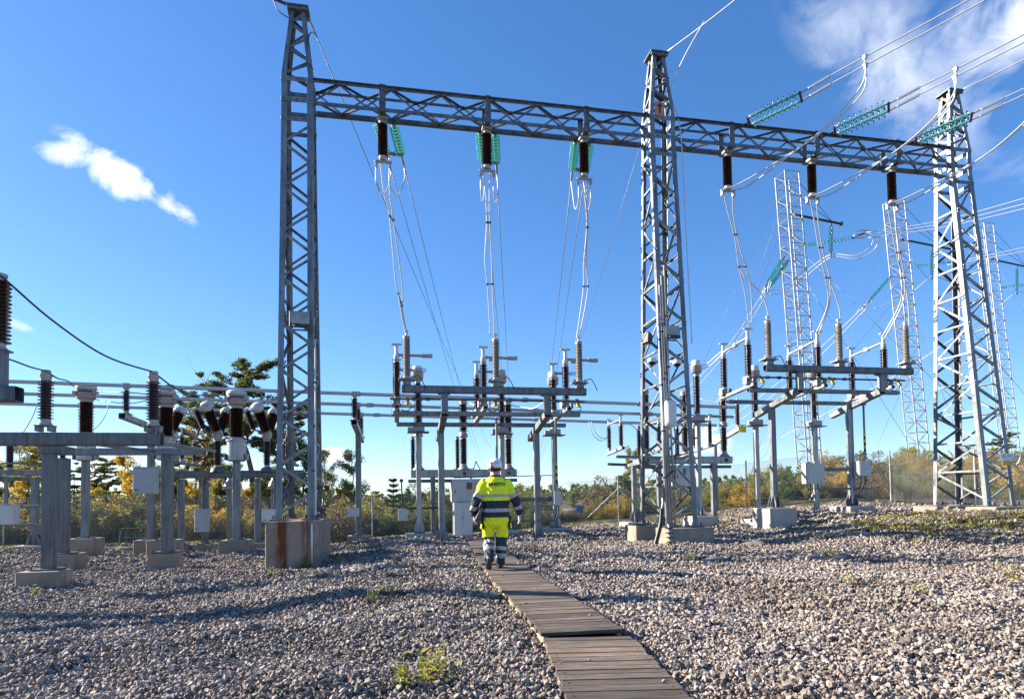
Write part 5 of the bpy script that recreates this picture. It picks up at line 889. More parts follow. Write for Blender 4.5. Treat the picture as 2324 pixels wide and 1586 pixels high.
# ---------------------------------------------------------------- trees and shrubs
def branch_tubes(segs, mat):
    V = []; F = []
    for pts, rad, sg in segs:
        vs, fs = sweep(pts, rad, sg); o = len(V); V += vs; F += [tuple(i+o for i in f) for f in fs]
    return mesh_from('limbs', V, F, mat, True)
def leaf_cloud(centres, radii, n_each, size, mat, seed, elong=1.6, flat=1.0):
    r = np.random.default_rng(seed); C = np.repeat(np.array(centres), n_each, 0); Rr = np.repeat(np.array(radii), n_each); n = len(C)
    d = r.normal(size=(n,3)); d /= np.linalg.norm(d, axis=1)[:,None]; p = C+d*(Rr*r.uniform(.15,1,n)**.6)[:,None]*np.array([1,1,flat])
    a = r.normal(size=(n,3)); a /= np.linalg.norm(a,axis=1)[:,None]; b = np.cross(a, r.normal(size=(n,3))); b /= np.linalg.norm(b,axis=1)[:,None]
    s = (size*r.uniform(.6,1.35,n))[:,None]; a = a*s*elong; b = b*s*.75
    V = np.stack([p-a, p+b*.9, p+a, p-b*.9], 1).reshape(-1,3); F = np.arange(4*n).reshape(-1,4)
    me = bpy.data.meshes.new('leaves'); me.from_pydata(V.tolist(), [], F.tolist()); me.materials.append(MATS[mat]); return me
TREES = {}
def tree_proto(kind, seed):
    """unit tree of height 1: (wood mesh, crown mesh)"""
    k = (kind, seed)
    if k in TREES: return TREES[k]
    r = random.Random(seed*31+7); segs = []; cen = []; rad = []
    def limb(p, d, L, r0, depth, sub):
        pts = [p]; rr = [r0]; q = p.copy(); v = d.copy(); n = 4
        for i in range(n):
            v = (v+Vector((r.gauss(0,.16),r.gauss(0,.16),r.gauss(.03,.12)))).normalized(); q = q+v*(L/n); pts.append(q.copy()); rr.append(r0*(1-.8*(i+1)/n))
        segs.append((pts, rr, 5 if depth else 7))
        if depth < sub:
            for i in range(3):
                b = pts[2+i % 3]; w = (v+Vector((r.gauss(0,.7),r.gauss(0,.7),r.gauss(.15,.4)))).normalized(); limb(b, w, L*r.uniform(.4,.6), rr[2+i % 3]*.7, depth+1, sub)
        return pts
    if kind == 'pine':           # tall scots pine, bare red trunk, flat clumps
        tr = [Vector((r.gauss(0,.008)*i, r.gauss(0,.008)*i, i/8*.93)) for i in range(9)]; segs.append((tr, [.02*(1-.75*i/8) for i in range(9)], 8))
        for i in range(44):
            t = r.uniform(.3,1)**.8; z = .26+.7*t; a = r.uniform(0,6.28); reach = (.30 if t < .7 else .20)*r.uniform(.45,1.05); p = Vector((tr[int(z*8)].x, tr[int(z*8)].y, z)); e = limb(p, Vector((math.cos(a),math.sin(a),r.uniform(-.05,.35))).normalized(), reach, .007, 0, 1)
            for q in e[2:]: cen.append(q+Vector((0,0,.012))); rad.append(r.uniform(.022,.044))
        cr = leaf_cloud(cen, rad, 110, .0052, 'leaf_pine', seed, 2.0, .6); wood = branch_tubes(segs, 'bark_pine')
    elif kind in ('spruce', 'youngpine'):
        segs.append(([Vector((0,0,0)),Vector((.005,0,.5)),Vector((0,0,1))], [.018,.012,.003], 7)); n = 13 if kind == 'spruce' else 9
        for i in range(n):
            t = i/n; z = .12+.85*t; R0 = (.26 if kind == 'spruce' else .24)*(1-t)**.8+.02
            for k2 in range(6):
                a = r.uniform(0,6.28); e = Vector((math.cos(a)*R0*r.uniform(.6,1.1), math.sin(a)*R0*r.uniform(.6,1.1), z+.05-.1*R0)); p0 = Vector((0,0,z)); segs.append(([p0, p0.lerp(e,.5), e], [.004,.003,.001], 4))
                for f in (.35,.65,.95): cen.append(p0.lerp(e,f)); rad.append(.035+.02*(1-t))
        cr = leaf_cloud(cen, rad, 34, .0075, 'leaf_pine', seed, 2.2, .6); wood = branch_tubes(segs, 'bark')
    else:                        # broadleaf: birch / rowan / shrub
        shrub = kind.startswith('shrub'); mat = {'birch':'leaf_mixed','green':'leaf_green','yellow':'leaf_yellow','shrub_mixed':'leaf_mixed','shrub_green':'leaf_green','shrub_brown':'leaf_brown','shrub_yellow':'leaf_yellow'}[kind]
        if shrub:
            for i in range(9):
                a = r.uniform(0,6.28); e = limb(Vector((r.gauss(0,.08),r.gauss(0,.08),0)), Vector((math.cos(a)*.55,math.sin(a)*.55,1)).normalized(), r.uniform(.6,.95), .012, 0, 1)
                for q in e[1:]: cen.append(q); rad.append(r.uniform(.10,.19))
            for i in range(14): cen.append(Vector((r.gauss(0,.26),r.gauss(0,.26),r.uniform(.08,.4)))); rad.append(.17)
            cr = leaf_cloud(cen, rad, 80, .0165, mat, seed, 1.5, .9); wood = branch_tubes(segs, 'bark')
        else:
            tr = [Vector((.012*math.sin(i*1.3+seed), .01*math.cos(i*1.7), i/8*.9)) for i in range(9)]; segs.append((tr, [.017*(1-.8*i/8) for i in range(9)], 7))
            for i in range(24):
                z = r.uniform(.18,.92); a = r.uniform(0,6.28); t = (z-.18)/.74; reach = .30*(1-.55*t)*r.uniform(.5,1.1); e = limb(Vector((tr[int(z*8)].x,tr[int(z*8)].y,z)), Vector((math.cos(a),math.sin(a),r.uniform(.3,.9))).normalized(), reach, .006, 0, 1)
                for q in e[2:]: cen.append(q); rad.append(r.uniform(.035,.075))
            cr = leaf_cloud(cen, rad, 95, .0075, mat, seed, 1.4, 1.0); wood = branch_tubes(segs, 'bark_birch' if kind == 'birch' else 'bark')
    TREES[k] = (wood, cr); return TREES[k]
WORDS = {'pine':('pine_tree','pine'),'spruce':('spruce_tree','spruce'),'youngpine':('pine_tree','pine'),'birch':('birch_tree','birch'),'green':('leafy_tree','tree'),'yellow':('autumn_tree','tree')}
EXTRA = [('green',12,398,1065,40,'green tree behind the right column of the left frame',1.3),('green',13,455,1062,41,'green tree behind the dark grey box',1.3),('birch',22,545,1062,41,'yellow-green birch below the tall pine',1.3),('green',23,590,1075,39,'dense green tree right of the tall pine trunk',1.3),('birch',24,668,1072,40,'yellowing birch seen through the left tower',1.2),('yellow',5,352,1085,38,'low yellow tree right of the grey cabinet',1.2),('birch',9,8,1050,40,'yellowing birch cut by the left edge',1.3),('yellow',8,212,1092,37,'yellow tree behind the leftmost current transformer',1.2),('yellow',5,120,1085,36,'yellow tree between the front left column and the young pine',1.2),('birch',14,362,1052,41,'birch right of the grey cabinet behind the posts',1.1),('yellow',7,432,1085,37,'yellow tree low behind the V-breaker beam',1.2),('birch',21,488,1075,38,'yellow-green birch behind the middle V-shaped breaker',1.3),('yellow',8,552,1095,36,'small yellow tree right of the transformer near the left tower',1.2),('green',11,640,1080,37,'green tree peeping past the left legs of the left tower',1.1),('birch',24,1180,1122,40,'low birch right of the worker',1.2),('yellow',15,1362,1140,36,'low yellow tree left of the low frame',1.2),('birch',19,990,1118,37,'low yellow-green birch left of the floor cabinet',1.3)]
def tree(kind, seed, px, top, Y, label, sx=1.0, rot=0.0):
    wood, cr = tree_proto(kind, seed); p = P(px, 1180, Y); z0 = h1(p.x,Y)-.1; hh = P(px, top, Y).z-z0; nm, cat = WORDS[kind]
    T = Thing(nm, label, cat, (p.x,Y,z0), 'trees beyond the fence'); R = Matrix.Rotation(rot+seed, 3, 'Z'); T.part('trunk', wood, (p.x,Y,z0), R, (hh*sx,hh*sx,hh)); T.part('crown', cr, (p.x,Y,z0), R, (hh*sx,hh*sx,hh))
for a in (('pine',1,572,826,41,'tall dark pine with red trunk left of the left tower',1.05),
          ('pine',2,462,905,44,'shorter pine behind the V-shaped breakers',1.0), ('pine',3,655,930,43,'pine crown half hidden behind the left tower',1.1),
          ('birch',10,45,1005,42,'loose birch at the far left edge above the fence',1.3), ('pine',3,88,1012,44,'pine at the far left above the fence',1.2),
          ('green',4,18,1075,37,'green tree low behind the far left frame',1.2), ('yellow',5,62,1082,36,'yellow autumn tree behind the far left frame',1.3),
          ('pine',1,248,1040,40,'dark pine between the front left columns and the grey cabinet',1.5), ('youngpine',6,168,1092,38,'bushy young pine right of the front left column',1.5),
          ('yellow',7,292,1032,37,'bright yellow tree behind the grey cabinet',1.15), ('yellow',8,330,1058,39,'second yellow tree right of the grey cabinet',1.1), ('birch',9,408,1040,42,'yellowing birch behind the half hidden transformer',1.2),
          ('birch',10,446,960,46,'tall loose birch left of the V-shaped breakers',1.0), ('green',11,520,1040,38,'green tree behind the transformer closest to the left tower',1.3), ('green',12,612,1060,38,'green tree directly behind the left tower foundation',1.3),
          ('green',13,690,1000,42,'green tree right behind the left tower',1.05), ('birch',14,738,1020,43,'slim birch right of the left tower',.9), ('birch',9,800,1026,40,'birch behind the busbar support post',1.05), ('yellow',15,775,1110,38,'small yellow tree at the foot of the busbar support birch',1.2),
          ('youngpine',16,852,1108,39,'young pine right of the busbar support',1.2), ('youngpine',17,893,1078,40,'taller young pine left of the centre bay',1.05), ('spruce',18,925,1105,44,'narrow spruce left of the centre bay',1.0), ('birch',19,966,1098,42,'thin birch seen between the centre bay columns',1.2),
          ('spruce',20,1302,1118,38,'small dark spruce right of the worker by the blue sign',1.3), ('birch',21,1340,1128,40,'yellowing birch right of the small spruce',1.3), ('birch',22,1437,1010,36,'thin-topped birch behind the low frame left of the middle tower',.8), ('green',23,1420,1062,35,'dense green tree behind the low frame left of the middle tower',1.3), ('birch',24,1475,1090,38,'birch seen through the middle tower',1.2),
          ('youngpine',25,1665,1128,38,'small pine low between middle tower and right bay',1.3), ('birch',26,1712,1090,42,'thin birch beside the left column of the right bay',.8), ('birch',27,1784,1095,42,'loose birch right of the left column of the right bay',1.0), ('pine',2,1840,1105,42,'pine behind the right bay fence',1.3), ('birch',9,1905,1105,40,'birch behind the right column of the right bay',1.2), ('birch',19,2000,1072,36,'yellowing birch on the slope left of the rightmost tower',1.3), ('green',13,2052,1062,38,'green tree on the slope left of the rightmost tower',1.2), ('birch',24,2110,1050,36,'birch on the slope just left of the rightmost tower',1.2), ('pine',1,2205,1010,40,'dark pine on the slope behind the rightmost tower',1.3), ('pine',3,2285,985,42,'tallest dark pine behind the rightmost tower',1.3), ('birch',21,2340,1010,34,'birch at the right edge of the slope',1.2)):
    tree(*a)
for a in EXTRA: tree(*a)
LMK = [(-60,'left picture edge'),(30,'pale cabinet at left'),(112,'front left column'),(195,'leftmost current transformer'),(262,'dark pine'),(320,'grey cabinet'),(383,'right column of the left frame'),(440,'dark grey box'),(494,'middle V-shaped breaker'),(560,'tall pine'),(612,'small white box'),(690,'left tower'),(750,'coil of cable'),(813,'busbar support'),(852,'small young pine'),(893,'taller young pine'),(950,'left voltage transformer post'),(1003,'left column of the centre bay'),(1050,'floor cabinet'),(1125,'worker'),(1180,'right glove of the worker'),(1220,'right column of the centre bay'),(1262,'striped drive tube'),(1316,'blue sign'),(1360,'busbar lead loop'),(1400,'left end of the low frame'),(1443,'low frame post'),(1525,'middle tower'),(1590,'transformer behind the middle tower'),(1640,'right leg of the right breaker'),(1690,'yellow tag'),(1748,'left column of the right bay'),(1800,'leftmost guyed mast'),(1850,'large drive box'),(1932,'right column of the right bay'),(1965,'small drive box'),(2030,'middle guyed mast base'),(2090,'fence post left of the rightmost tower'),(2140,'left leg of the rightmost tower'),(2225,'rightmost tower'),(2290,'warning plate'),(2360,'right picture edge')]; CNT = {}
def shrubs():
    r = random.Random(21); kinds = ['shrub_mixed','shrub_brown','shrub_green','shrub_yellow','shrub_mixed','shrub_brown']
    n = 0; fx = [-34,-12.6,-.1,10.5,18,21.1,23,27.5,33]; fyy = [29.6,29.2,30.4,29,26,24,21.2,16.5,11]
    px = -90
    spots = []
    while px < 2460:
        y = 31.0+r.uniform(-.2,3.5) if px < 1450 else (29.5-(px-1450)/900*7+r.uniform(0,4)); spots.append((px, y, r.uniform(1.5,2.5) if px < 1100 else r.uniform(.9,1.7) if px < 1950 else r.uniform(1.2,2.2))); px += r.uniform(15,25)
    for i in range(44): spots.append((r.uniform(1560,2440)**1, r.uniform(27,40), r.uniform(1.0,1.9)))
    for i in range(26): spots.append((r.uniform(-60,1500), r.uniform(35,46), r.uniform(2.0,3.2)))
    for i, (px, y, s) in enumerate(spots):
        p = P(px,1180,y); fy = float(np.interp(p.x, fx, fyy))
        if y < fy+1.1: y = fy+1.1+r.uniform(0,1.2); p = P(px,1180,y)
        k = kinds[r.randrange(6)]
        if 1080 < px < 1420 and r.random() < .5: k = 'shrub_brown'; s *= .65
        wood, cr = tree_proto(k, r.randrange(1,4)); z = h1(p.x,y)-.08
        col = {'shrub_mixed':'yellow-green','shrub_brown':'brownish','shrub_green':'green','shrub_yellow':'yellow'}[k]
        lm = min(LMK, key=lambda q: abs(q[0]-px)); rel = 'behind' if abs(lm[0]-px) < 14 else 'left of' if px < lm[0] else 'right of'
        key = (col, rel, lm[1]); CNT[key] = CNT.get(key, 0)+1; od = ('', ', second one', ', third one', ', fourth one', ', fifth one', ', sixth one')[min(CNT[key]-1, 5)]
        T = Thing('shrub', '%s shrub beyond the fence, %s the %s%s' % (col, rel, lm[1], od), 'shrub', (p.x,y,z), '%s shrubs beyond the fence %s the %s' % (col, rel, lm[1])); a = r.uniform(0,6.28); R = Matrix.Rotation(a,3,'Z'); sc = (s*r.uniform(.85,1.25), s*r.uniform(.85,1.25), s*r.uniform(.75,1.05)); T.part('stems', wood, (p.x,y,z), R, sc); T.part('foliage', cr, (p.x,y,z), R, sc)
shrubs()
def far_wood():
    """low wood on the horizon, one mass"""
    r = np.random.default_rng(77); C = []; Rr = []
    for i in range(520):
        a = r.uniform(-56,62); d = r.uniform(75,190); ang = math.radians(a)+THETA; x = d*math.sin(ang); y = d*math.cos(ang); hgt = r.uniform(1.2,3.6)*(d/110)*(.75 if -12 < a < 9 else 1.0); z = h1(x,y) if y < 60 else float(H(x,y))
        for k in range(5): C.append((x+r.normal(0,1.2),y+r.normal(0,1.2),z+hgt*(k+.5)/5)); Rr.append(1.2*(1.15-.17*k))
    me = leaf_cloud(C, Rr, 42, .2, 'leaf_green', 5, 1.3, 1.0)
    o = single('distant_wood', me, (0,0,0), 'low distant wood along the horizon', 'wood', kind='stuff')
far_wood()
def grass():
    """short grass and weeds along the bank at right and under the fence at left"""
    r = np.random.default_rng(9); V = []; F = []
    def tuft(x, y, s, n):
        z = h1(x,y)
        for i in range(n):
            a = r.uniform(0,6.28); l = s*r.uniform(.5,1.2); w = .006+.006*r.uniform(); lean = r.uniform(.2,.9); b = np.array([x+r.normal(0,.05),y+r.normal(0,.05),z-.01]); d = np.array([math.cos(a)*lean,math.sin(a)*lean,1])*l; t = np.array([-math.sin(a),math.cos(a),0])*w; i0 = len(V)
            V.extend([b-t,b+t,b+d*.6+t*.8,b+d*.6-t*.8,b+d+np.array([0,0,-.15*l])]); F.extend([(i0,i0+1,i0+2,i0+3),(i0+3,i0+2,i0+4)])
    for i in range(2600):
        x = r.uniform(8.5,20); y = r.uniform(10.5,20)
        if r.uniform() < float(soil(x,y))*(.8+.8*math.sin(2.1*x+1.3*y)*math.sin(1.7*y-.6*x)): tuft(x,y,.15,8)
    for i in range(900): tuft(r.uniform(-22,10), r.uniform(26.3,29.5), .13, 6)
    for i in range(500): tuft(r.uniform(-20,-5), r.normal(23.6,.9), .10, 6)
    me = mesh_from('grass', V, F, 'leaf_weed'); single('ground_grass', me, (0,0,0), 'short yellow-green grass on the bank and along the fence', 'grass', kind='stuff')
grass()
def heather():
    r = np.random.default_rng(15); C = []; Rr = []
    for i in range(6000):
        x = r.uniform(9,21); y = r.uniform(10.6,20); k = .5+.5*math.sin(1.9*x+.8*y+.6)*math.sin(1.5*y-.9*x)
        if r.uniform() < float(soil(x,y))*2.2*k*k: s = r.uniform(.04,.13); C.append((x,y,h1(x,y)+s*.5)); Rr.append(s)
    if C: single('bank_heather', leaf_cloud(C, Rr, 42, .011, 'leaf_brown', 3, 1.6, .7), (0,0,0), 'low brown and olive ground cover on the bank at right', 'ground cover', kind='stuff')
heather()
def weed(px, py, s, n, label, kind='leafy', zg=0.0, mat='leaf_weed'):
    g = G(px, py, zg)
    for _ in range(4): g = G(px, py, h1(g.x,g.y))
    s *= 1.45; r = np.random.default_rng(int(px*7+py)); V = []; F = []; SV = []
    T = Thing('weed', label, 'weed', g, 'weeds in the gravel'); stems = []
    for i in range(n):
        a = r.uniform(0,6.28); lean = r.uniform(.1,.75); L = s*r.uniform(.5,1.1); b = np.array([r.normal(0,.25*s),r.normal(0,.2*s),0]); tip = b+np.array([math.cos(a)*lean,math.sin(a)*lean,1])*L; stems.append(([Vector(b), Vector((b+tip)/2+np.array([0,0,.1*L])), Vector(tip)], [.0035,.0025,.001], 4))
        for k in range(7 if kind == 'leafy' else 3):
            t = r.uniform(.15,1); p = b+(tip-b)*t; a2 = r.uniform(0,6.28); l = (.24*s if kind == 'leafy' else .5*s)*r.uniform(.6,1.2); w = l*(.34 if kind == 'leafy' else .05); d = np.array([math.cos(a2),math.sin(a2),r.uniform(-.2,.7 if kind == 'leafy' else 1.5)]); d /= np.linalg.norm(d); sd2 = np.cross(d,[0,0,1]); sd2 /= np.linalg.norm(sd2)+1e-6; i0 = len(V); dr = np.array([0,0,-.12*l])
            V.extend([p,p+d*l*.45+sd2*w,p+d*l+dr,p+d*l*.45-sd2*w]); F.append((i0,i0+1,i0+2,i0+3))
    T.part('stems', branch_tubes(stems, mat), g); T.part('leaves', mesh_from('leaves', V, F, mat), g)
for w in ((958,1556,.17,16,'largest yellow-green weed at the bottom of the picture'),(992,1530,.13,8,'weed just above the largest weed at the bottom'),(884,1354,.16,9,'weed in the gravel left of the boardwalk middle'),(836,1363,.13,7,'smaller weed left of the boardwalk middle one'),(708,1366,.12,6,'faint weed below the left tower block'),(78,1355,.16,7,'yellow weed near the far left front block'),(690,1294,.22,12,'green tuft at the foot of the left tower block'),(770,1283,.2,10,'weed right of the left tower block'),(622,1308,.16,7,'yellow weed at the corner of the left tower block'),(1937,1332,.15,8,'reddish weed in the right gravel, left of the tiny green one'),(2090,1352,.14,7,'weed in the right gravel below the bank'),(2312,1328,.2,10,'weed at the right edge of the gravel'),(1875,1268,.2,10,'weed on the bank by the rounded boulders'),(2140,1228,.25,14,'orange-brown weed on the bank front'),(1800,1212,.25,12,'weed left of the right bay foundation'),(400,1248,.2,9,'weed among the left yard blocks'),(1440,1196,.25,12,'weed by the pale block left of the middle tower'),(1655,1196,.25,12,'weed right of the middle tower foundation'),(1235,1212,.25,10,'weed right of the centre bay'),(1900,1180,.3,12,'weed beside the right foundation of the right bay')): weed(*w)
for w in ((1560,1278,.15,14,'pale green grass tuft on the gravel below the middle tower','grass'),(1997,1332,.10,10,'tiny green grass tuft in the right gravel','grass'),(2210,1215,.2,14,'grass tuft on the bank below the rightmost tower','grass')): weed(*w)
def boulder(px, py, s, sq, label, seed, mat='rock_grey'):
    g = G(px,py,0)
    for _ in range(4): g = G(px, py, h1(g.x,g.y))
    bm = bmesh.new(); bmesh.ops.create_icosphere(bm, subdivisions=3, radius=1); r = np.random.default_rng(seed); ph = r.uniform(0,6,9)
    for v in bm.verts:
        c = v.co; k = 1+.13*math.sin(2.3*c.x+ph[0])*math.sin(2.1*c.y+ph[1])+.1*math.sin(3.7*c.z+ph[2]+c.x*2)+.05*math.sin(7*c.x+ph[3])*math.sin(6*c.y+ph[4]); v.co = Vector((c.x*s*k, c.y*s*.8*k, c.z*s*sq*k))
    single('rock', bm_mesh('rock', bm, mat, True), g+Vector((0,0,s*sq*.35)), label, 'rock', Matrix.Rotation(seed,3,'Z'), 'rocks lying on the gravel')
for i, w in enumerate(((1852,1275,.16,.6,'rounded grey boulder on the bank, left of the pinkish one'),(1912,1272,.17,.55,'rounded pinkish boulder on the bank, right of the grey one'),(1712,1240,.34,.3,'broad flat rock slab right of the middle tower'),(1792,1255,.12,.6,'small pink stone below the left foundation of the right bay'),(1620,1275,.22,.35,'flat stone in the gravel below the middle tower'),(1975,1235,.12,.5,'rock half way along the bank'),(740,1278,.13,.6,'small stone beside the left tower block'),(1680,1325,.09,.5,'small dark stone in the middle of the right gravel'))): boulder(*w, 30+i)
for i, (px, py, Y, s, lab) in enumerate(((935,1198,33,.9,'grey boulder beyond the fence left of the centre bay'),(880,1205,33.5,.8,'dark boulder beyond the fence near the busbar support'),(700,1215,33,.8,'boulder beyond the fence behind the left tower'),(1290,1205,34,.6,'boulder beyond the fence right of the worker'))):
    p = P(px,py,Y); bm = bmesh.new(); bmesh.ops.create_icosphere(bm, subdivisions=3, radius=1)
    for v in bm.verts: c = v.co; k = 1+.15*math.sin(2.3*c.x+i)*math.sin(2.1*c.y+2*i)+.1*math.sin(3.7*c.z+c.x*2+i); v.co = Vector((c.x*s*1.5*k, c.y*s*k, c.z*s*.7*k))
    single('rock', bm_mesh('rock', bm, 'rock_grey', True), (p.x,Y,h1(p.x,Y)+.2), lab, 'rock', group='boulders beyond the fence')

# ---------------------------------------------------------------- guyed masts and lines behind
def bars_mesh(segs, w, mat):
    V = []; F = []
    for a, b in segs:
        vs, fs = sweep([a,b], w, 4); o = len(V); V += vs; F += [tuple(i+o for i in f) for f in fs]
    return mesh_from('lattice', V, F, mat)
def far_string(label, a, b, r=.13, n=14, group='glass strings of the masts behind'):
    a = Vector(a); b = Vector(b); L = (b-a).length; pr = [(.02,0)]; d = L/n
    for i in range(n): pr += [(.03,d*(i+.1)),(r,d*(i+.45)),(r*.96,d*(i+.6)),(.03,d*(i+.7))]
    pr.append((.02,L)); T = Thing('glass_insulator_string', label, 'insulator', a, group); q = (b-a).to_track_quat('Z','Y'); T.part('glass_discs', M_lathe(('fs',round(L,2),n,r), pr, 'glass_teal', 10), a, q); T.rod('end_fitting', b, b+(b-a).normalized()*.35, .05, 'dark_metal', 8); T.rod('end_fitting', a-(b-a).normalized()*.3, a, .05, 'dark_metal', 8)
MAST = []
def mast(top, bot, Y, w, label):
    t = P(*top, Y); b = P(*bot, Y); b = b-Vector((0,0,b.z-h1(b.x,Y))); ax = (t-b); T = Thing('guyed_mast', label, 'lattice mast', b, 'guyed lattice masts behind the yard'); n = 24
    def c(sx, sy, f):
        k = 1 if f > .05 else .25+15*f
        return b+ax*f+Vector((sx*w/2*k, sy*w/2*k, 0))
    for sx in (-1,1):
        for sy in (-1,1): T.rod('leg', c(sx,sy,.05), c(sx,sy,1), .045, 'galv_bright', 6); T.rod('leg', c(sx,sy,.0), c(sx,sy,.05), .045, 'galv_bright', 6)
    segs = []; S = [(-1,-1),(1,-1),(1,1),(-1,1)]
    for i in range(n):
        f0, f1 = .05+.95*i/n, .05+.95*(i+1)/n
        for k in range(4):
            a, d = S[k], S[(k+1) % 4]; segs.append((c(*a,f0), c(*d,f0))); segs.append((c(*a,f0), c(*d,f1)) if (i+k) % 2 else (c(*d,f0), c(*a,f1)))
        
    for k in range(4): segs.append((c(*S[k],1), c(*S[(k+1) % 4],1)))
    T.part('bracing', bars_mesh(segs, .024, 'galv_bright'), (0,0,0), kind='stuff'); return T, t, b, ax
mast((1786,397),(1842,1160),35,1.0,'leftmost guyed lattice mast rising behind the right bay'); mast((2028,458),(2092,1165),41,1.0,'middle guyed lattice mast half hidden by the right span down lead'); mast((2232,512),(2300,1120),47,1.0,'right guyed lattice mast seen through the rightmost tower')
def strut(label, a, b, ties):
    T = Thing('mast_strut', label, 'strut', a, 'struts of the guyed masts'); T.rod('tube', a, b, .075, 'dark_metal', 10); T.part('end_cap', M_box(.2,.2,.2,'dark_metal'), b)
    for t in ties: T.rod('tie_wire', t, Vector(a).lerp(Vector(b), .82), .016, 'dark_metal', 6)
strut('dark strut reaching right from the leftmost mast', P(1803,487,35), P(1908,508,35), [P(1803,400,35),P(1803,440,35)]); strut('dark strut reaching right from the middle mast', P(2045,543,41), P(2160,566,41), [P(2045,460,41),P(2045,500,41)]); strut('dark strut reaching right from the right mast', P(2248,588,47), P(2350,610,47), [P(2248,514,47),P(2248,550,47)])
for lab, a, b, Y, Y2 in (('vertical glass string under the strut of the leftmost mast',(1886,512),(1886,572),35,35),('long glass string running right from the leftmost mast',(1826,557),(1932,541),35,33),('sloping glass string below left of the leftmost mast',(1776,590),(1744,640),35,37),('second sloping glass string below left of the leftmost mast',(1784,598),(1752,645),35,37),('vertical glass string under the strut of the middle mast',(2115,568),(2115,624),41,41),('long glass string running right from the middle mast',(2070,606),(2150,596),41,39),('sloping glass string below left of the middle mast',(2018,632),(1972,684),41,43),('vertical glass string under the strut of the right mast',(2308,612),(2308,660),47,47),('long glass string running right from the right mast',(2280,652),(2345,645),47,45)):
    far_string(lab, P(*a,Y), P(*b,Y2))
for lab, a, b, n in (('grading rings at the end of the long string of the leftmost mast',(1945,535),(1968,528),33),('grading rings at the lower string of the leftmost mast',(1742,648),(1738,660),37),('grading rings at the lower string of the middle mast',(1968,688),(1960,697),43)):
    T = Thing('grading_ring', lab, 'grading ring', P(*a,n), 'grading rings')
    for q, off in ((0,-.25),(1,.25)):
        c = P(*a,n).lerp(P(*b,n), q); u = (P(*b,n)-P(*a,n)).normalized(); T.tube('ring', [c+u*(.45*math.cos(t))+Vector((0,.0,1))*(.22*math.sin(t))+Vector((0,off,0)) for t in np.linspace(0,6.283,25)], .03, 'aluminium', 7)
    T.rod('yoke', P(*a,n), P(*b,n), .05, 'dark_metal')
far_lines = [('upper far conductor crossing right of the leftmost mast',[(1965,528,33),(2150,498,30),(2400,428,26)],.022),('second far conductor crossing right of the leftmost mast',[(1965,533,33),(2150,506,30),(2400,443,26)],.022),('third far conductor crossing right of the leftmost mast',[(1968,540,33),(2150,514,30),(2400,455,26)],.022),
 ('far conductor right of the right mast, upper',[(2150,597,39),(2240,580,37),(2400,545,34)],.022),('far conductor right of the right mast, lower',[(2150,601,39),(2240,586,37),(2400,556,34)],.022),
 ('white jumper curving under the leftmost mast strings',[(1985,530,33),(1975,560,33.5),(1940,580,34),(1890,577,35),(1850,600,36),(1790,650,37),(1745,660,37)],.028),('second white jumper under the leftmost mast strings',[(1998,532,33),(1985,565,33.5),(1945,587,34),(1890,583,35),(1850,610,36),(1795,658,37),(1748,668,37)],.028),
 ('white jumper curving under the middle mast strings',[(2190,605,40),(2170,640,41),(2115,630,41),(2060,670,42),(1985,700,43)],.028),('white jumper at the right edge under the right mast',[(2350,668,47),(2308,664,47),(2260,700,48),(2200,740,49)],.028),
 ('long pale conductor descending behind the right bay',[(1738,655,37),(1640,800,50),(1540,900,75)],.022),('second long pale conductor descending behind the right bay',[(1745,660,37),(1660,790,50),(1556,905,75)],.022),('pale conductor descending from the middle mast',[(1962,695,43),(1790,850,60),(1600,990,95)],.026),('second pale conductor descending from the middle mast',[(1966,700,43),(1800,862,60),(1615,1000,95)],.026),('pale conductor descending from the right mast',[(2200,742,49),(2000,870,65),(1700,1030,100)],.026)]
for lab, pts, r in far_lines: cable(lab, spline([P(*p) for p in pts], 8), r, 'cable_white', 'conductor', 'conductor', 6, 'lines behind the right bay')
guys = [((1770,440),(1580,860),35,38),((1775,520),(1560,1060),35,38),((1772,470),(1660,800),35,45),((1803,600),(2060,1000),35,33),((1806,560),(2190,930),35,30),((2012,520),(1850,1010),41,44),((2045,560),(2330,900),41,38),((2015,700),(1720,1050),41,46),((2047,640),(2200,1060),41,40),((2225,600),(2080,980),47,50),((2250,580),(2420,880),47,44),((1790,800),(1700,1090),35,35),((2040,900),(1960,1080),41,41)]
for i, (a, b, Y0, Y1_) in enumerate(guys):
    w = ('first','second','third','fourth','fifth','sixth','seventh','eighth','ninth','tenth','eleventh','twelfth','thirteenth')[i]; own = 'leftmost' if a[0] < 1900 else 'middle' if a[0] < 2100 else 'right'
    cable('thin guy wire of the %s mast behind the right bay, %s one running down %s' % (own, w, 'left' if b[0] < a[0] else 'right'), [P(*a,Y0), P(*b,Y1_)], .012, 'wire_grey', 'guy_wire', 'wire', 5, 'guy wires of the %s mast, %s' % (own, 'left' if b[0] < a[0] else 'right'))
# far pylon seen past the worker
T = Thing('far_pylon', 'small far pylon with a crossarm and slanting legs seen past the worker', 'pylon', P(1075,1120,150)); q = lambda x, y: P(x,y,150)
for nm, a, b in (('leg',(1070,1083),(1097,1190)),('leg',(1068,1083),(1060,1190)),('crossarm',(1030,1084),(1100,1082)),('top_bar',(1030,1064),(1050,1070)),('top_bar',(1050,1070),(1075,1062)),('mast',(1070,1083),(1080,1046)),('stay',(1080,1046),(1092,1070)),('hanger',(1050,1070),(1050,1083)),('leg',(1140,1083),(1170,1190)),('crossarm',(1100,1082),(1260,1078)),('leg',(1228,1080),(1205,1190))): T.rod(nm, q(*a), q(*b), .12, 'dark_metal', 6)
T.part('red_box', M_box(1.0,.6,1.0,'orange_sign'), q(1063,1079))
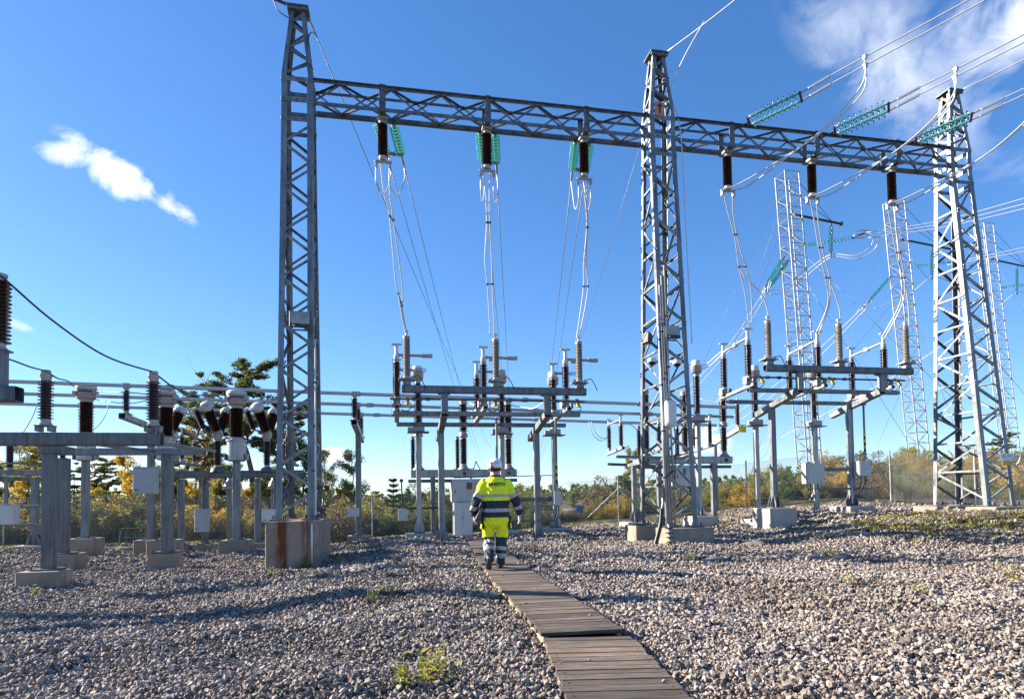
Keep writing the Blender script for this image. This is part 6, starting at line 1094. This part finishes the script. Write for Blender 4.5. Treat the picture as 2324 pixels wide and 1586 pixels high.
# ---------------------------------------------------------------- the worker
def loft(rings, seg=20):
    """rings: (centre, axis_x, axis_y) -> closed tube"""
    V = []; F = []
    for c, ax, ay in rings:
        for k in range(seg):
            a = 2*math.pi*k/seg; V.append(Vector(c)+Vector(ax)*math.cos(a)+Vector(ay)*math.sin(a))
    for i in range(len(rings)-1):
        for k in range(seg): k2 = (k+1) % seg; F.append((i*seg+k, i*seg+k2, (i+1)*seg+k2, (i+1)*seg+k))
    F.append(tuple(reversed(range(seg)))); F.append(tuple((len(rings)-1)*seg+k for k in range(seg))); return V, F
def limb_rings(pts, radii, flat=1.0, hint=(1,0,0)):
    pts = [Vector(p) for p in pts]; out = []
    for i, p in enumerate(pts):
        t = (pts[min(i+1,len(pts)-1)]-pts[max(i-1,0)]).normalized(); x = Vector(hint)-t*Vector(hint).dot(t); x.normalize(); y = t.cross(x); r = radii[i]; out.append((p, x*r, y*r*flat))
    return out
def unite(pieces, voxel, smooth_it=4, fac=.5):
    V = []; F = []
    for vs, fs in pieces: o = len(V); V += vs; F += [tuple(i+o for i in f) for f in fs]
    me = bpy.data.meshes.new('u'); me.from_pydata([tuple(v) for v in V], [], F); bm = bmesh.new(); bm.from_mesh(me); bmesh.ops.recalc_face_normals(bm, faces=bm.faces[:]); bm.to_mesh(me); bm.free()
    o = bpy.data.objects.new('u', me); COL.objects.link(o); md = o.modifiers.new('r','REMESH'); md.mode = 'VOXEL'; md.voxel_size = voxel; md.use_smooth_shade = True
    s = o.modifiers.new('s','SMOOTH'); s.iterations = smooth_it; s.factor = fac
    dg = bpy.context.evaluated_depsgraph_get(); dg.update(); out = bpy.data.meshes.new_from_object(o.evaluated_get(dg)); bpy.data.objects.remove(o); out.materials.clear(); return out
def interp(pts, n):
    return spline(pts, n)
def build_person():
    base = G(1127, 1289, .086); yaw = -.06; R = Matrix.Rotation(yaw, 3, 'Z')
    T = Thing('person', 'person in yellow and navy high-visibility workwear and white helmet walking away along the boardwalk', 'person', base)
    W = lambda p: base+R@Vector(p)
    X = Vector((1,0,0)); Yv = Vector((0,1,0)); E = []
    torso = [(.885,.238,.168,0),(.93,.246,.174,0),(1.02,.246,.172,.0),(1.15,.25,.172,.0),(1.28,.25,.172,-.005),(1.40,.240,.168,-.01),(1.50,.212,.152,-.015),(1.56,.17,.125,-.01),(1.61,.115,.10,0),(1.66,.085,.088,.01),(1.70,.075,.08,.02)]
    E.append(loft([(Vector((.0,y,z)), X*a, Yv*b) for z, a, b, y in torso], 28))
    E.append(loft([(Vector((0,0,z)), X*a, Yv*b) for z, a, b in ((.735,.13,.12),(.78,.222,.158),(.84,.232,.162),(.93,.215,.15))], 24))
    RL = [(.102,0,.86),(.116,.03,.72),(.108,.05,.58),(.098,.045,.48),(.086,.02,.34),(.074,.0,.20),(.066,-.005,.085)]; RLr = [.132,.116,.104,.098,.098,.094,.084]
    LL = [(-.108,0,.86),(-.124,.06,.72),(-.126,.10,.58),(-.13,.09,.48),(-.138,-.04,.36),(-.146,-.17,.245),(-.15,-.265,.175)]; LLr = [.132,.116,.104,.098,.097,.092,.08]
    E.append(loft(limb_rings(interp(RL,3), list(np.interp(np.linspace(0,6,19), range(7), RLr))), 18)); E.append(loft(limb_rings(interp(LL,3), list(np.interp(np.linspace(0,6,19), range(7), LLr))), 18))
    RA = [(.165,-.01,1.52),(.235,-.01,1.43),(.295,-.01,1.31),(.355,-.02,1.20),(.398,.02,1.08),(.42,.05,.97),(.428,.055,.93)]; RAr = [.095,.092,.085,.08,.074,.066,.06]
    LA = [(-.165,-.01,1.52),(-.235,-.01,1.43),(-.295,-.02,1.31),(-.35,-.04,1.20),(-.378,.0,1.08),(-.385,.06,.97),(-.38,.07,.93)]; LAr = RAr
    E.append(loft(limb_rings(interp(RA,3), list(np.interp(np.linspace(0,6,19), range(7), RAr))), 16)); E.append(loft(limb_rings(interp(LA,3), list(np.interp(np.linspace(0,6,19), range(7), LAr))), 16))
    me = unite(E, .0105, 3, .45)
    # creases in the cloth
    rr = np.random.default_rng(2); ph = rr.uniform(0,6,8); n = len(me.vertices); co = np.empty(n*3); me.vertices.foreach_get('co', co); co = co.reshape(-1,3); nn = np.empty(n*3); me.vertices.foreach_get('normal', nn); nn = nn.reshape(-1,3)
    x, y, z = co.T; amp = .0085*(np.sin(46*z+9*x+7*np.sin(11*x+ph[0]))*np.sin(17*x+13*y+ph[1]))+.008*np.sin(24*z+22*x*np.sign(x)+ph[2])*np.sin(9*y+7*z+ph[3]); amp *= (z < 1.56)*(1-.85*((z > 1.40) & (np.abs(x) < .2))); co = co+nn*amp[:,None]; me.vertices.foreach_set('co', co.ravel()); me.update()
    for m_ in ('hivis','navy','reflective','skin'): me.materials.append(MATS[m_])
    def near(c, pts):
        best = (9, 0)
        for i in range(len(pts)-1):
            a = Vector(pts[i]); b = Vector(pts[i+1]); d = b-a; t = max(0, min(1, (c-a).dot(d)/d.length_squared)); q = (c-a-d*t).length
            if q < best[0]: best = (q, i+t)
        return best
    for p in me.polygons:
        c = p.center; z = c.z; dA = [near(c, RA), near(c, LA)]; k = 0
        arm = min(dA); inarm = abs(c.x) > .255 or (abs(c.x) > .255-.25*(z-1.28) and z > 1.28)
        if inarm and z > .9:
            s = arm[1]; zz = z+.06*(abs(c.x)-.33)
            k = 0 if s < 2.05 else 2 if s < 2.62 else 1 if s < 3.75 else 2 if s < 4.3 else 1
        elif z > .897:
            k = 3 if z > 1.645 else 1 if z > 1.61 else 0 if z > 1.312 else 2 if z > 1.252 else 0 if z > 1.195 else 1 if z > 1.06 else 2 if z > .995 else 1
        else:
            right = near(c, RL)[0] < near(c, LL)[0]; s = near(c, RL)[1] if right else near(c, LL)[1]
            if s < 2.35: k = 0
            elif right: k = 1 if s < 3.75 else 2 if s < 4.2 else 1 if s < 4.6 else 2 if s < 5.15 else 1
            else: k = 1 if s < 3.2 else 2 if s < 3.7 else 1 if s < 3.95 else 2 if s < 4.5 else 1
        p.material_index = k
    body = T.part('body', me, base, R)
    # lettering on the back
    from mathutils.bvhtree import BVHTree
    bv = BVHTree.FromPolygons([v.co.copy() for v in me.vertices], [tuple(p.vertices) for p in me.polygons])
    def on_back(body_txt, w, hh, cz, cx, mat, bold=.0):
        tm = text_mesh(body_txt, .1, mat, .0, .04); xs = [v.co.x for v in tm.vertices]; ys = [v.co.y for v in tm.vertices]; mx, nx, my, ny = max(xs), min(xs), max(ys), min(ys)
        bm = bmesh.new(); bm.from_mesh(tm); bmesh.ops.triangulate(bm, faces=bm.faces[:]); bmesh.ops.subdivide_edges(bm, edges=[e for e in bm.edges if e.calc_length() > .012], cuts=2)
        for v in bm.verts:
            X0 = cx+((v.co.x-nx)/(mx-nx)-.5)*w; Z0 = cz+((v.co.y-ny)/(my-ny)-.5)*hh; hit = bv.ray_cast(Vector((X0,-1,Z0)), Vector((0,1,0))); v.co = Vector((X0, (hit[0].y if hit[0] else -.16)-.011, Z0))
        bm.to_mesh(tm); bm.free(); T.part('lettering', tm, base, R)
    on_back('ENSTO', .30, .062, 1.478, .015, 'jacket_text')
    T.part('jacket_tag', M_box(.062,.004,.014,'black_plastic',0), W((.03,-.184,1.183)), R)
    # boots
    for nm, rings, in (('boot', [((.064,-.06,.0),.055,.03),((.064,-.0,.05),.062,.085)]),):
        pass
    bo = [loft(limb_rings([(.064,-.005,.15),(.064,-.01,.09),(.066,.0,.055)], [.066,.07,.066]), 16), loft([(Vector((.064,-.075,.045)),X*.036,ZUP*.04),(Vector((.064,-.04,.05)),X*.05,ZUP*.048),(Vector((.066,.06,.045)),X*.052,ZUP*.043),(Vector((.07,.15,.038)),X*.054,ZUP*.036),(Vector((.072,.205,.034)),X*.035,ZUP*.026)], 16)]
    mb = unite(bo, .008, 2); mb.materials.append(MATS['boot']); T.part('boot', mb, base, R)
    ft = Vector((-.155,-.17,.045)); hl = Vector((-.15,-.315,.235)); ax = (hl-ft).normalized(); nx_ = Vector((1,0,0)); ny_ = ax.cross(nx_)
    lb = [loft([(ft-ax*.05+Vector((0,.03,0)),X*.03,ny_*.024),(ft,X*.052,ny_*.036),(ft+ax*.09,X*.05,ny_*.042),(ft+ax*.19,X*.044,ny_*.045),(ft+ax*.25,X*.03,ny_*.036)], 16), loft(limb_rings([(-.149,-.22,.215),(-.15,-.26,.2),(-.151,-.285,.18)], [.068,.066,.058]), 14)]
    mb = unite(lb, .008, 2); mb.materials.append(MATS['boot']); b2 = T.part('boot', mb, base, R)
    sole = loft([(ft-ax*.04-Vector((0,.025,.012)),X*.03,ny_*.008),(ft+ax*.03-Vector((0,.034,.018)),X*.049,ny_*.012),(ft+ax*.11-Vector((0,.034,.02)),X*.042,ny_*.012),(ft+ax*.24-Vector((0,.034,.02)),X*.036,ny_*.012)], 14); T.part('sole', mesh_from('sole', *sole, 'dark_metal', True), base, R); T.part('sole', M_box(.11,.29,.022,'black_plastic',.008), W((.066,.062,.011)), R)
    # head, turned left
    hd = R @ Matrix.Rotation(.85, 3, 'Z'); hc = (0,.025,1.775); hd = hd*1.1
    hp = [loft([(Vector((0,.0,z)),X*a,Yv*b) for z, a, b in ((-.115,.045,.05),(-.10,.056,.068),(-.05,.068,.088),(0,.074,.096),(.05,.073,.094),(.09,.055,.072),(.11,.03,.04))], 20), loft([(Vector((0,.085,.012)),X*.012,ZUP*.01),(Vector((0,.105,-.012)),X*.016,ZUP*.02),(Vector((0,.118,-.024)),X*.012,ZUP*.012)], 10), loft([(Vector((0,.088,-.062)),X*.028,ZUP*.012),(Vector((0,.097,-.062)),X*.02,ZUP*.008)], 10), loft([(Vector((0,.075,-.1)),X*.03,ZUP*.02),(Vector((0,.09,-.1)),X*.016,ZUP*.012)], 10)]
    for s in (-1,1): hp.append(loft([(Vector((s*.068,-.005,-.01)),Yv*.016,ZUP*.03),(Vector((s*.085,-.012,-.005)),Yv*.02,ZUP*.034)], 10))
    mh = unite(hp, .006, 2); mh.materials.append(MATS['skin']); head = T.part('head', mh, W(hc), hd)
    for s in (-1,1): T.part('eye', M_lathe('eye', [(.003,0),(.011,.002),(.011,.006)], 'black_plastic', 10), W(hc)+hd@Vector((s*.03,.086,.012)), hd @ Matrix.Rotation(-math.pi/2,3,'X'))
    hb = [(.0,.085,.105,-.02),(.03,.098,.118,-.005),(.06,.1,.12,.0),(.10,.094,.112,.0),(.135,.07,.085,0),(.155,.035,.045,0),(.158,.01,.012,0)]
    T.part('hair', mesh_from('hair', *loft([(Vector((0,-.012,z)),X*a,Yv*b) for z, a, b in ((-.06,.066,.082),(-.02,.077,.096),(.03,.078,.098))], 18), 'hair', True), W(hc), hd)
    hm = T.part('helmet', mesh_from('helmet', *loft([(Vector((0,o_,z-.0)),X*a,Yv*b) for z, a, b, o_ in hb], 26), 'helmet_white', True), W((hc[0],hc[1],hc[2]-.005)), hd)
    T.part('brim', mesh_from('brim', *loft([(Vector((0,.06,.012)),X*.09,Yv*.075),(Vector((0,.075,.004)),X*.088,Yv*.082),(Vector((0,.075,-.002)),X*.084,Yv*.078)], 22), 'helmet_white', True), W(hc), hd); T.part('rear_band', mesh_from('band', *loft([(Vector((0,-.01,z)),X*.083,Yv*.104) for z in (-.045,-.015)], 22), 'black_plastic', True), W(hc), hd)
    for s in (-1,1):
        T.part('ear_muff', mesh_from('muff', *loft([(Vector((s*.075,-.0,-.02)),Yv*.036,ZUP*.046),(Vector((s*.10,-.0,-.02)),Yv*.038,ZUP*.048),(Vector((s*.118,-.0,-.02)),Yv*.026,ZUP*.034)], 16), 'dark_metal', True), W(hc), hd); T.part('muff_arm', M_box(.014,.02,.1,'black_plastic'), W(hc)+hd@Vector((s*.1,-.005,.045)), hd)
        for q, (vx, vy, vz) in enumerate(((.085,-.055,.085),(.06,-.09,.075),(.092,.04,.085))): T.part('vent', mesh_from('vent', *loft([(Vector((0,0,0)),X*.012,ZUP*.009),(Vector((0,-.012,0)),X*.012,ZUP*.009)], 10), 'black_plastic'), W(hc)+hd@Vector((s*vx,vy-.004,vz)), hd @ Matrix.Rotation(math.atan2(s*vx, -vy), 3, 'Z'))
    # gloves
    def hand(name, wrist, d, side, curl, mat='glove_grey', thumb=1):
        w = Vector(wrist); d = Vector(d).normalized(); fwd = Vector((0,1,0)); fwd = (fwd-d*fwd.dot(d)).normalized(); lat = d.cross(fwd)*side   # lat: out of the palm's back
        P0 = [loft([(w-d*.03,fwd*.036,lat*.032),(w+d*.02,fwd*.036,lat*.028),(w+d*.06,fwd*.046,lat*.022),(w+d*.095,fwd*.044,lat*.02)], 14)]
        for i, (o_, L) in enumerate(((.033,.072),(.011,.082),(-.011,.077),(-.032,.06))):
            p = w+d*.09+fwd*o_; pts = [p]; v = d.copy()
            for k in range(3): v = (v-lat*curl*.55).normalized(); pts.append(pts[-1]+v*(L/3))
            P0.append(loft(limb_rings(pts, [.0125,.0118,.011,.0095], 1, fwd), 8))
        th = w+d*.035+fwd*.036; v = (d*.6+fwd*.75-lat*.15).normalized(); tp = [th-v*.02, th+v*.025, th+v*.025+(d*.9+fwd*.25-lat*curl*.4).normalized()*.03, th+v*.025+(d*.9+fwd*.1-lat*curl*.6).normalized()*.052]; P0.append(loft(limb_rings(tp, [.016,.0145,.0125,.010], 1, lat), 8))
        mg = unite(P0, .0042, 2, .4); mg.materials.append(MATS[mat]); return T.part(name, mg, base, R)
    hand('right_hand', (.432,.055,.93), (.02,.03,-1), 1, .45); hand('left_hand', (-.378,.072,.93), (.05,-.0,-1), -1, .75)
    # hip pouches
    for s, nm in ((-1,'hip_pouch'),(1,'hip_pouch')):
        T.part(nm, M_box(.06,.15,.2,'navy',.015), W((s*.232,.01,.80)), R @ Matrix.Rotation(s*-.12,3,'Y')); T.part('pouch_flap', M_box(.066,.155,.05,'black_plastic',.01), W((s*.24,.01,.89)), R @ Matrix.Rotation(s*-.12,3,'Y')); T.part('pouch_pocket', M_box(.03,.12,.09,'hivis',.012), W((s*.258,-.01,.745)), R @ Matrix.Rotation(s*-.12,3,'Y'))
    # the folder held against the left side
    L = Thing('laptop', 'slim dark laptop held under the left arm of the worker', 'laptop', W((-.3,.0,.95))); rot = R @ Matrix.Rotation(.42,3,'Y') @ Matrix.Rotation(.1,3,'Z'); c = W((-.315,-.03,1.0)); L.part('lid', M_box(.012,.23,.33,'dark_metal',.004), c, rot); L.part('base', M_box(.014,.23,.33,'black_plastic',.004), c+rot@Vector((.015,0,0)), rot)
    for q in (-.08,-.02,.04): L.part('port', M_box(.008,.004,.03,'cabinet_blue_grey',0), c+rot@Vector((.015,-.117,q)), rot)
    for o_ in (T.o, L.o): o_.matrix_world = Matrix.Translation(base) @ Matrix.Diagonal((.905,.905,.905,1)) @ Matrix.Translation(-base) @ Matrix.Translation(o_.location)
build_person()
